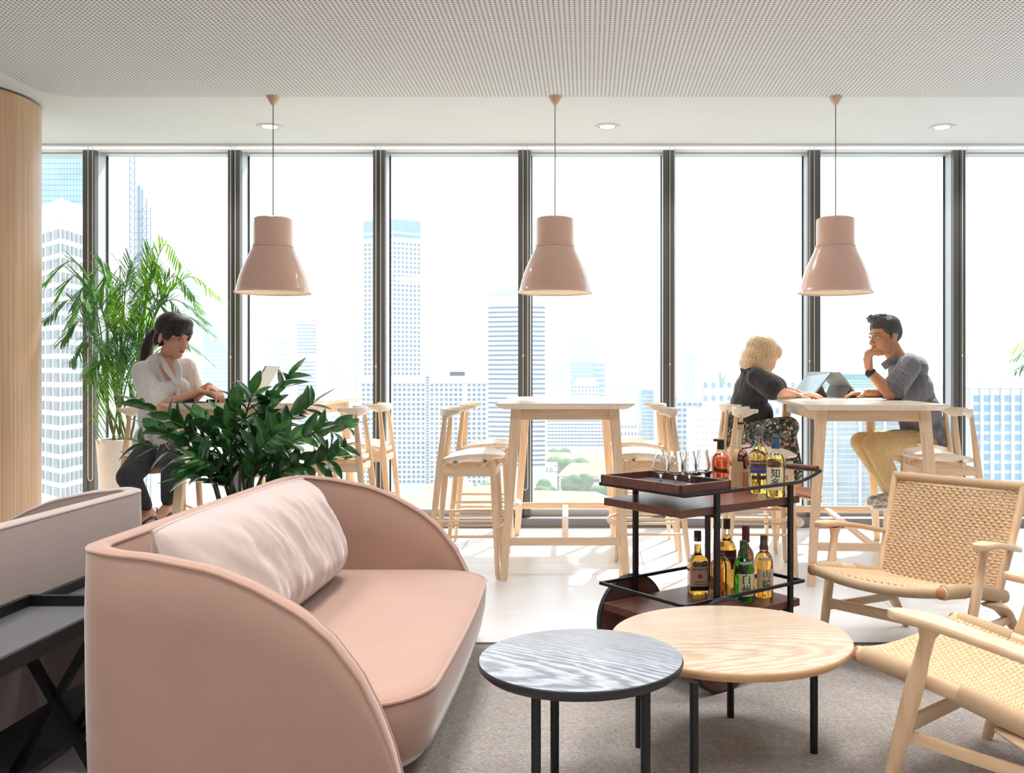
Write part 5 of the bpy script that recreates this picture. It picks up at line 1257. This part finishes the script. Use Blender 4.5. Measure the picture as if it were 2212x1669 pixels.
tr2.ell(P3(2003, 950, 6.36), (.150, .180, .11)); tr2.chain([hL, kL, kL.lerp(aL, .5), kL.lerp(aL, .93)], [.100, .076, .066, .054]); tr2.chain([hR, kR, kR.lerp(aR, .5), kR.lerp(aR, .93)], [.100, .074, .064, .053]); tr2.cap(hL.lerp(hR, .5), hL.lerp(hR, .5) + Vector((-.1, 0, 0)), .10, .09)
link('trousers', voxel(tr2, .006, 3), clothmat('chino_khaki', srgb(216, 184, 132), .6, (10, 10, 6)), t)
for a_ in (aL, aR):
    so = MB(); so.cap(a_ + Vector((.03, 0, -.03)), a_ + Vector((-.15, -.03, -.055)), .040, .032, flat=(1, 1)); so.ell(a_ + Vector((0, 0, .0)), (.046, .042, .04)); so = link('shoe', voxel(so, .006, 3), mat('shoe_camo', srgb(196, 190, 180), .7, var=.75, vscale=55), t)
    MB().tube([a_ + Vector((.065, .005, -.068)), a_ + Vector((-.05, -.01, -.083)), a_ + Vector((-.19, -.035, -.086))], [.036, .042, .032], 10, flat=(1, .42), up=(0, 0, 1)).build('sole', mat('sole_white', srgb(236, 230, 222), .6), so)
dW = (wL - eL).normalized(); Mw = Matrix.Translation(wL - dW * .012) @ dW.to_track_quat('Z', 'Y').to_matrix().to_4x4()
wt = MB().lathe([(.031, -.011), (.034, -.010), (.034, .010), (.031, .011), (.031, -.011)], 24, Mw, caps=False).build('watch', mat('watch_strap', srgb(48, 50, 48), .6), t)
MB().lathe([(0, 0), (.021, 0), (.022, .004), (.019, .010), (0, .010)], 20, Matrix.Translation(wL - dW * .012 + Vector((-.024, -.022, 0))) @ Vector((-.8, -.7, .1)).to_track_quat('Z', 'Y').to_matrix().to_4x4()).build('watch_face', mat('watch_case', srgb(70, 72, 68), .35, .5), wt)
dB = (wR - eR).normalized(); MB().lathe([(.031, -.006), (.034, 0), (.031, .006), (.031, -.006)], 24, Matrix.Translation(wR - dB * .02) @ dB.to_track_quat('Z', 'Y').to_matrix().to_4x4(), caps=False).build('bracelet', mat('bracelet_gold', srgb(206, 170, 110), .4, .6), t)
# ============================================================ the city below and beyond
GZ = -90.0
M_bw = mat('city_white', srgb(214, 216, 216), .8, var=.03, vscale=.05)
M_bg = mat('city_grey', srgb(176, 182, 186), .8, var=.04, vscale=.05)
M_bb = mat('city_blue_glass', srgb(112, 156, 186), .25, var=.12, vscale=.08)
M_bp = mat('city_pane', srgb(72, 108, 138), .25, var=.1, vscale=.1)
M_bk = mat('city_dark_pane', srgb(122, 128, 134), .3, var=.1, vscale=.3)
M_tq = mat('city_teal_glass', srgb(92, 150, 158), .25, var=.15, vscale=.06)
M_roof = mat('city_clay_roof', srgb(214, 146, 122), .85, var=.12, vscale=.15)
M_green = mat('city_tree', srgb(74, 110, 62), .9, var=.3, vscale=.3)
M_rd = mat('city_pink', srgb(214, 110, 120), .8)
def cx(px, D): return (px - VX) / F * D
def cz(py, D): return CH - (py - VY) / F * D
def pane_grid(b, a, e, z0, z1, cols, rows, fw, fh, proud=0.25):
    """cols x rows panes on the wall from plan point a to e"""
    a, e = Vector(a), Vector(e); d = (e - a); L = d.length; d /= L; n = Vector((d.y, -d.x))
    for i in range(cols):
        for j in range(rows):
            c = a + d * (L * (i + .5) / cols) + n * (proud / 2); z = z0 + (z1 - z0) * (j + .5) / rows
            b.box((c.x, c.y, z), (L / cols * fw, proud, (z1 - z0) / rows * fh), (0, 0, math.atan2(d.y, d.x)))
def body(name, label, px0, px1, py, D, depth, m_, pxc=None, slant=0.5, base=None):
    """block between two pixels at depth D; with pxc its nearest edge stands there and both faces recede"""
    z1 = cz(py, D); z0 = GZ if base is None else base
    if pxc is None:
        plan = [Vector((cx(px0, D), D)), Vector((cx(px1, D), D)), Vector((cx(px1, D), D + depth)), Vector((cx(px0, D), D + depth))]
    else:
        c = Vector((cx(pxc, D), D)); wl, wr = (pxc - px0) / F * D, (px1 - pxc) / F * D
        Dl, Dr = D + wl * slant, D + wr * slant
        a = Vector((cx(px0, Dl), Dl)); e = Vector((cx(px1, Dr), Dr)); plan = [a, c, e, a + (e - c)]
    ctr = sum((p for p in plan), Vector((0, 0))) / 4
    t = thing(name, label, 'building', (ctr.x, ctr.y, z0))
    pl = [p - ctr for p in plan]; H = z1 - z0
    MB().prism([(p.x, p.y) for p in pl], 0, H).build('wall', m_, t, smooth=0)
    return t, pl, H
def parapet(t, pl, H, h, m_, grow=1.02, nm='parapet'):
    MB().prism([(p.x * grow, p.y * grow) for p in pl], H, H + h).build(nm, m_, t, smooth=0)
def windows(t, a, e, z0, z1, cols, rows, fw, fh, m_, single=False, proud=.25):
    if single:
        d = Vector(e) - Vector(a); L = d.length; ang = math.atan2(d.y, d.x)
        me = MB().box((0, 0, 0), (L / cols * fw, proud, (z1 - z0) / rows * fh)).mesh('window', 0); me.materials.append(m_)
        n = Vector((d.y, -d.x)).normalized()
        for i in range(cols):
            for j in range(rows):
                c = Vector(a) + d * ((i + .5) / cols) + n * (proud / 2)
                o = link('window', me, None, t); o.location = (c.x, c.y, z0 + (z1 - z0) * (j + .5) / rows); o.rotation_euler = (0, 0, ang)
    else:
        b = MB(); pane_grid(b, a, e, z0, z1, cols, rows, fw, fh, proud); b.build('window_grid', m_, t, smooth=0, kind='stuff')
def bands(t, a, e, z0, z1, n, f, m_, proud=.3):
    d = Vector(e) - Vector(a); ang = math.atan2(d.y, d.x); nn = Vector((d.y, -d.x)).normalized()
    me = MB().box((0, 0, 0), (d.length * .96, proud, (z1 - z0) / n * f)).mesh('window_band', 0); me.materials.append(m_)
    c = (Vector(a) + Vector(e)) / 2 + nn * (proud / 2)
    for j in range(n):
        o = link('window_band', me, None, t); o.location = (c.x, c.y, z0 + (z1 - z0) * (j + .5) / n); o.rotation_euler = (0, 0, ang)
zr = lambda py, D, t: cz(py, D) - t.location.z                # pixel row -> height on that building

# ground, hills
MB().box((0, 2500, GZ - 1), (9000, 4960, 2)).build('ground_city', mat('city_ground', srgb(170, 176, 164), .95, var=.15, vscale=.01), kind='structure', smooth=0)
hm = MB()
for (px, py, D, rx, rz) in ((1330, 812, 2600, 240, 32), (1395, 806, 2900, 260, 38), (1440, 815, 2700, 200, 26), (1280, 822, 2500, 200, 20), (1500, 820, 3000, 260, 20), (960, 818, 3000, 300, 16)):
    hm.ell((cx(px, D), D, GZ), (rx, 150, cz(py, D) - GZ), nu=20, nv=10)
hm.build('hill', mat('city_hill', srgb(96, 128, 112), .95, var=.2, vscale=.02), kind='structure')

# white office block at the far left, close by
t, pl, H = body('office_block', 'white office block with dark square windows at the left edge', 60, 215, 480, 205, 30, M_bw, 131, 2.2)
zt_, zb_ = zr(488, 205, t), zr(1080, 205, t)
windows(t, pl[0].lerp(pl[1], .12), pl[1] * 1.0, zb_, zt_, 4, 19, .66, .62, M_bk, True)
windows(t, pl[1], pl[2], zb_, zt_, 9, 19, .55, .62, M_bk, False)
parapet(t, pl, H, 2.2, M_bw, 1.04, 'cornice'); parapet(t, pl, H + 2, 3.6, M_bw, .93, 'attic')
# blue glass tower behind it
t, pl, H = body('glass_tower', 'blue glass tower rising behind the white office block', 40, 186, 120, 330, 6, M_bb)
windows(t, pl[0], pl[1], zr(470, 330, t), H, 22, 30, .9, .86, mat('city_light_glass', srgb(150, 190, 214), .2, var=.25, vscale=.09), False)
# lattice tower under construction
D = 420; t = thing('lattice_tower', 'slender tower under construction wrapped in scaffold lattice', 'building', (cx(303, D), D, GZ))
z1, z2 = cz(330, D) - GZ, cz(400, D) - GZ; wq = 45 / F * D
MB().box((-.05 * wq, 3, z2 / 2), (.34 * wq, 5, z2)).build('core', M_bg, t, smooth=0)
for f, zz_ in ((-.5, z1), (-.26, z1), (-.08, z2), (.1, z2 - 2), (.3, z2 - 6), (.5, z2 - 10)):
    MB().box((f * wq, 0, zz_ / 2), (.38, .38, zz_)).build('standard', M_bp, t, smooth=0)
lt = MB(); k = 0; zz_ = 20.0
while zz_ < z1 - 3:
    x1_ = .5 if zz_ < z2 - 10 else -.26
    lt.bar((-.5 * wq, 0, zz_), (x1_ * wq, 0, zz_), .3, .3); lt.bar((-.5 * wq, 0, zz_), (-.26 * wq, 0, zz_ + 3.2), .22, .22)
    if zz_ < z2 - 10: lt.bar((.1 * wq, 0, zz_), (.3 * wq, 0, zz_ + 3.2), .2, .2)
    zz_ += 3.2; k += 1
lt.build('scaffold_bracing', M_bp, t, smooth=0, kind='stuff')

# skyline, left to right
def slab(name, label, px0, px1, py, D, m_=M_bw, style=None, cols=6, rows=12, fw=.6, fh=.5, pm=M_bp, depth=30, yb=1000, cap=None):
    t, pl, H = body(name, label, px0, px1, py, D, depth, m_)
    zb = max(2, zr(yb, D, t))
    if style == 'grid': windows(t, pl[0], pl[1], zb, H * .995 - 2, cols, rows, fw, fh, pm)
    if style == 'bands': bands(t, pl[0], pl[1], zb, H - 2, rows, fh, pm)
    if cap: parapet(t, pl, H, cap, m_, .8, 'plant_room')
    return t, pl, H
slab('tower', 'pale tower with a banded crown beyond the palm', 394, 434, 578, 1300, M_bw, 'bands', rows=18, fh=.5, pm=M_bb, yb=720, cap=4)
D = 1150; t, pl, H = body('glass_tower', 'pale blue tower with a sloping triangular top behind the woman', 438, 492, 760, D, 30, M_bb)
MB().add([(pl[0].x, pl[0].y, H), (pl[1].x, pl[1].y, H), (pl[0].x, pl[0].y, zr(672, D, t)), (pl[3].x, pl[3].y, H), (pl[2].x, pl[2].y, H), (pl[3].x, pl[3].y, zr(672, D, t))], [(0, 1, 2), (3, 5, 4), (0, 2, 5, 3), (1, 4, 5, 2), (0, 3, 4, 1)]).build('wedge_top', M_bb, t, smooth=0)
windows(t, pl[0], pl[1], zr(960, D, t), H, 6, 22, .8, .35, M_bw)
slab('tower', 'slim pale tower below the left pendant lamp', 570, 597, 640, 1700, M_bw, 'grid', 4, 30, .6, .5, M_bb, yb=860)
slab('tower', 'low hazy block left of the blue banded tower', 599, 630, 742, 1600, M_bb, 'bands', rows=10, fh=.3, pm=M_bw, yb=850, cap=4)
D = 1150; t, pl, H = slab('tower', 'white tower with a blue banded centre between the first two lamps', 628, 697, 690, D, M_bw, yb=900)
a, e = pl[0].lerp(pl[1], .2), pl[0].lerp(pl[1], .82)
bands(t, a, e, zr(765, D, t), zr(698, D, t), 9, .55, M_bp); bands(t, a, e, zr(930, D, t), zr(778, D, t), 18, .55, M_bp)
MB().box((pl[0].lerp(pl[1], .75).x, pl[0].y - .6, zr(693, D, t)), (8, .5, 2.2)).build('roof_sign', M_rd, t, smooth=0)
slab('tower', 'small bluish block right of the blue banded tower', 699, 726, 782, 1500, M_bb, 'bands', rows=8, fh=.4, pm=M_bw, yb=850)
slab('apartment_block', 'low pale block under the small bluish block', 700, 752, 815, 1200, M_bw, 'grid', 8, 8, .5, .4, M_bb, yb=920)
slab('tower', 'pale slim tower with a mast left of the hotel tower', 757, 790, 712, 1250, M_bw, 'grid', 4, 20, .45, .4, M_bb, yb=870, cap=6)
# hotel tower and slab with deep square windows
D = 620; t, pl, H = body('hotel_tower', 'tall pale tower with rows of square windows and a glass crown', 785, 909, 472, D, 30, M_bw, 848, .55)
for a, e, c in ((pl[0], pl[1], 7), (pl[1], pl[2], 7)):
    windows(t, a, e, zr(812, D, t), zr(520, D, t), c, 29, .55, .55, M_bp)
    windows(t, a, e, zr(500, D, t), zr(472, D, t), 14, 1, .9, .95, M_bb); windows(t, a, e, zr(512, D, t), zr(503, D, t), 1, 1, .98, .9, M_tq)
D = 520; t, pl, H = body('hotel_slab', 'broad white hotel slab with a grid of square windows', 776, 1064, 812, D, 26, M_bw)
f = lambda px: pl[0].lerp(pl[1], (px - 776) / 288)
for x0, x1, c in ((780, 832, 5), (848, 919, 7), (928, 1000, 7), (1008, 1062, 5)):
    windows(t, f(x0), f(x1), zr(1045, D, t), zr(826, D, t), c, 21, .58, .55, M_bp)
windows(t, f(920), f(927), zr(1045, D, t), zr(812, D, t), 1, 40, .9, .6, M_bp)
MB().box((f(1005).x, 8, H + 2), (22, 10, 4)).build('plant_room', M_bw, t, smooth=0); MB().box((f(965).x, 8, H + 1.2), (16, 10, 2.4)).build('plant_room', M_bw, t, smooth=0)
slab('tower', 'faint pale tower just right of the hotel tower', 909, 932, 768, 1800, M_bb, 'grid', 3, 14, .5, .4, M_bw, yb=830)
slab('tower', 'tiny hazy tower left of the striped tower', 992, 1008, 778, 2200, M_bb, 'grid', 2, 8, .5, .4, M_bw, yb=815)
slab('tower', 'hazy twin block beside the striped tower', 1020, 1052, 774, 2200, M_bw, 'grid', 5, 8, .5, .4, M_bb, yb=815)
# striped tower
D = 480; t, pl, H = body('striped_tower', 'white tower with dark horizontal window stripes behind the middle table', 1054, 1178, 640, D, 30, M_bw, 1124, .35)
MB().prism([(p.x * .99, p.y * .99) for p in pl], H, zr(626, D, t)).build('crown', M_bg, t, smooth=0); parapet(t, pl, zr(626, D, t), 3, M_bw, .5, 'plant_room')
for a, e in ((pl[0], pl[1]), (pl[1], pl[2])): bands(t, a, e, zr(1010, D, t), zr(658, D, t), 34, .36, M_bp)
slab('office_block', 'pale gridded office block right of the striped tower', 1180, 1231, 768, 850, M_bw, 'grid', 6, 16, .72, .6, M_bg, yb=900)
slab('tower', 'pale double tower rising between two office blocks', 1228, 1288, 733, 1150, M_bw, 'grid', 8, 16, .6, .5, M_bb, yb=850)
slab('glass_block', 'light blue glass block below the double tower', 1233, 1282, 782, 900, M_bb, 'grid', 6, 14, .9, .3, M_bg, yb=900)
slab('glass_block', 'narrow bluish block right of the light blue glass block', 1282, 1307, 784, 930, M_bb, 'bands', rows=10, fh=.3, pm=M_bw, yb=900)
slab('office_block', 'small white block with a roof hut above the middle table', 1240, 1293, 826, 720, M_bw, 'grid', 7, 5, .5, .5, M_bp, yb=870, cap=3)
slab('office_block', 'long white block with horizontal louvres under the middle table', 1182, 1312, 868, 640, M_bw, 'grid', 18, 12, .85, .35, M_bp, yb=965)
slab('office_block', 'blue grey block right of the middle table', 1386, 1412, 842, 560, M_bb, 'bands', rows=16, fh=.4, pm=M_bg, yb=980)
slab('apartment_block', 'low white terrace with zigzag roof right of the middle table', 1340, 1384, 906, 620, M_bw, 'grid', 6, 3, .4, .4, M_bp, yb=960)
slab('apartment_block', 'pale low block under the wooded hills', 1312, 1385, 838, 1100, M_bw, 'grid', 12, 6, .6, .4, M_bb, yb=890)
slab('tower', 'hazy pointed tower left of the blonde woman', 1478, 1506, 776, 1500, M_bb, 'grid', 3, 14, .5, .4, M_bw, yb=850, cap=5)
slab('office_block', 'grey gridded office block left of the blonde woman', 1462, 1518, 856, 430, M_bg, 'grid', 5, 12, .6, .45, M_bp, yb=1010)
slab('office_block', 'broad white office building behind the blonde woman', 1515, 1722, 808, 520, M_bw, 'grid', 12, 4, .42, .4, M_bb, yb=930)
D = 519; vs, fs = text_verts('k', 9.0); MB().add([(cx(1560, D) + v.x, D - .4, cz(818, D) + v.y) for v in vs], fs).build('roof_sign', mat('sign_green', srgb(70, 170, 140), .6), bpy.data.objects['office_block.006'] if False else None, smooth=0, label='green letter sign on the broad white office building', cat='sign')
slab('apartment_block', 'white block with pink balconies below the blonde woman', 1500, 1600, 888, 380, M_bw, 'grid', 9, 8, .45, .3, mat('city_blush', srgb(222, 170, 172), .8), yb=1010)
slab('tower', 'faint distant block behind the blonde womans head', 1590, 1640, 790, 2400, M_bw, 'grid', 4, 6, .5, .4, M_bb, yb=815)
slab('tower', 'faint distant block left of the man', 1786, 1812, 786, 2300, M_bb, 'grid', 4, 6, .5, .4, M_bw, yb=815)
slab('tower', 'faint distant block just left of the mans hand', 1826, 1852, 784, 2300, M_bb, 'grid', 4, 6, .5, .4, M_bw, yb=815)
# gridded glass complex under the right table
D = 300; t, pl, H = body('glass_complex', 'white framed glass office complex beneath the right table', 1776, 2045, 845, D, 40, M_bw)
windows(t, pl[0], pl[1], zr(1110, D, t), zr(850, D, t), 26, 22, .84, .7, mat('city_silver_glass', srgb(150, 170, 184), .25, var=.3, vscale=.12), False)
for k in range(5): MB().box((pl[0].lerp(pl[1], (k + .5) / 5).x, pl[0].y - .6, H / 2), (.9, .6, H)).build('pier', M_bw, t, smooth=0)
t, pl, H = slab('glass_hall', 'teal glass hall with a flat roof behind the mans hand', 1782, 1902, 808, 420, M_tq, 'grid', 16, 6, .9, .5, mat('city_pale_teal', srgb(176, 210, 206), .3), yb=850); parapet(t, pl, H, 1.0, M_bw, 1.03, 'flat_roof')
# right edge
D = 260; t, pl, H = body('glass_complex', 'wide office building with white piers at the right edge', 2090, 2290, 838, D, 40, M_bw)
bands(t, pl[0], pl[1], zr(1040, D, t), zr(850, D, t), 9, .62, M_bb); parapet(t, pl, H, .9, M_bw, 1.03, 'flat_roof')
for k in range(9): MB().box((pl[0].lerp(pl[1], (k + .3) / 9).x, pl[0].y - .6, zr(945, D, t)), (.8, .7, zr(838, D, t) - zr(1050, D, t))).build('pier', M_bw, t, smooth=0)
D = 150; t, pl, H = body('roof_terrace', 'low building with a terracotta paved roof terrace at the right edge', 2085, 2330, 1120, D, 26, M_bw)
MB().box((0, 0, H + .15), ((pl[1] - pl[0]).length * .94, 23, .3)).build('terrace_paving', M_roof, t, smooth=0); MB().box((-3, -4, H + .5), (.5, 14, .6), (0, 0, .5)).build('kerb', M_bw, t, smooth=0)
for k, (p0, p1, py, lab) in enumerate(((2088, 2112, 768, 'low end'), (2112, 2138, 760, 'tall block'), (2140, 2158, 776, 'crane topped block'), (2162, 2178, 782, 'narrow block'), (2172, 2205, 778, 'wide block'), (2205, 2240, 772, 'last block'))):
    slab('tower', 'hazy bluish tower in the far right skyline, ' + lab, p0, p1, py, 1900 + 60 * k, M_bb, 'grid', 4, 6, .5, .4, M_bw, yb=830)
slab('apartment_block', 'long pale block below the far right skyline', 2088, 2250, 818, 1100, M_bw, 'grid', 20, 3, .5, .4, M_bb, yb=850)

# shophouse roofs and trees below the middle table
M_shop = mat('city_shop_wall', srgb(226, 220, 210), .85, var=.05, vscale=.1)
def shophouse(label, px, py, D, w_, d_, h, ry=0.0):
    z0 = cz(py, D) - h
    t = thing('shophouse', label, 'building', (cx(px, D), D, z0), ry, 'clay roofed shophouses below')
    MB().box((0, 0, (h - 3) / 2 - 20), (w_, d_, h - 3 + 40)).build('wall', M_shop, t, smooth=0)
    MB().add([(-w_ * .54, -d_ * .56, h - 3.2), (w_ * .54, -d_ * .56, h - 3.2), (w_ * .54, d_ * .56, h - 3.2), (-w_ * .54, d_ * .56, h - 3.2), (-w_ * .3, 0, h + 2.5), (w_ * .3, 0, h + 2.5)], [(0, 1, 5, 4), (2, 3, 4, 5), (1, 2, 5), (3, 0, 4), (0, 3, 2, 1)]).build('roof', M_roof, t, smooth=0)
    me = MB().box((0, -d_ / 2 - .1, 0), (w_ / 9, .3, 1.4)).mesh('window', 0); me.materials.append(M_bp)
    for k in range(6):
        o = link('window', me, None, t); o.location = (w_ * (-.4 + .16 * k), 0, h - 5.5)
rsh = random.Random(4)
for k, (px, py, D, w_, d_, lab) in enumerate(((1215, 1075, 330, 40, 22, 'largest, in front under the middle table'), (1140, 1095, 300, 26, 20, 'left of the largest'), (1265, 1010, 480, 26, 18, 'right, half way back'), (1300, 985, 560, 30, 18, 'far right by the trees'),
                                       (1200, 985, 560, 30, 16, 'far back under the striped tower'), (1010, 1085, 340, 30, 20, 'behind the left stools'), (975, 1050, 400, 24, 18, 'beside the round tree'), (880, 1085, 340, 34, 20, 'behind the pink sofa back'),
                                       (1275, 1100, 290, 24, 18, 'lowest, at the sill'), (935, 1100, 300, 24, 18, 'lowest, left of the stools'), (1345, 960, 640, 24, 16, 'tiny, above the tray'), (1060, 1060, 400, 20, 16, 'between the stools and table'))):
    shophouse('clay roofed shophouse in the city below, ' + lab, px, py, D, w_, d_, 12, rsh.uniform(-.35, .35))
def city_tree(label, px, py, D, r):
    t = thing('tree', label, 'tree', (cx(px, D), D, cz(py, D) - r - 12), 0, 'trees in the city below')
    MB().tube([(0, 0, -25), (0, 0, 12)], .5, 6).build('trunk', mat('city_trunk', srgb(90, 76, 60), .9), t)
    b = MB()
    for k in range(9): b.ell((rsh.uniform(-.6, .6) * r, rsh.uniform(-.6, .6) * r, 12 + rsh.uniform(-.2, .5) * r), r * rsh.uniform(.4, .6), nu=10, nv=7)
    b.build('crown', M_green, t)
for px, py, D, r, lab in ((1030, 1040, 420, 9, 'round, behind the left stools'), (1228, 985, 540, 13, 'tall, behind the middle table'), (1250, 1020, 470, 9, 'below the tall one'), (1205, 965, 600, 9, 'left of the tall one'), (1300, 1040, 420, 8, 'right of the large roof'),
                          (1335, 1000, 500, 8, 'above the walnut tray'), (1180, 1035, 430, 7, 'left of the large roof'), (1360, 925, 760, 14, 'under the wooded hills'), (1105, 1075, 350, 7, 'beside the front table leg')):
    city_tree('green tree in the city below, ' + lab, px, py, D, r)
# white hall with reversed lettering
D = 520; t, pl, H = slab('event_hall', 'white hall with dark lettering beside the trees', 1150, 1203, 1002, D, M_bw)
vs, fs = text_verts('Caso', 5.5); MB().add([(pl[0].lerp(pl[1], .72).x - v.x, pl[0].y - .3, zr(1013, D, t) + v.y) for v in vs], fs).build('lettering', M_bk, t, smooth=0)

# ============================================================ morning haze over the city
hz = bpy.data.materials.new('city_haze'); hz.use_nodes = True; n = hz.node_tree.nodes; n.clear()
ho = n.new('ShaderNodeOutputMaterial'); vs_ = n.new('ShaderNodeVolumeScatter'); vs_.inputs['Color'].default_value = (0.40, 0.44, 0.47, 1); vs_.inputs['Density'].default_value = 0.0013; vs_.inputs['Anisotropy'].default_value = 0.0
hz.node_tree.links.new(vs_.outputs[0], ho.inputs['Volume'])
MB().box((0, 2530, 60), (8000, 5000, 299)).build('haze', hz, smooth=0, label='pale morning haze lying over the city', cat='haze', kind='stuff')
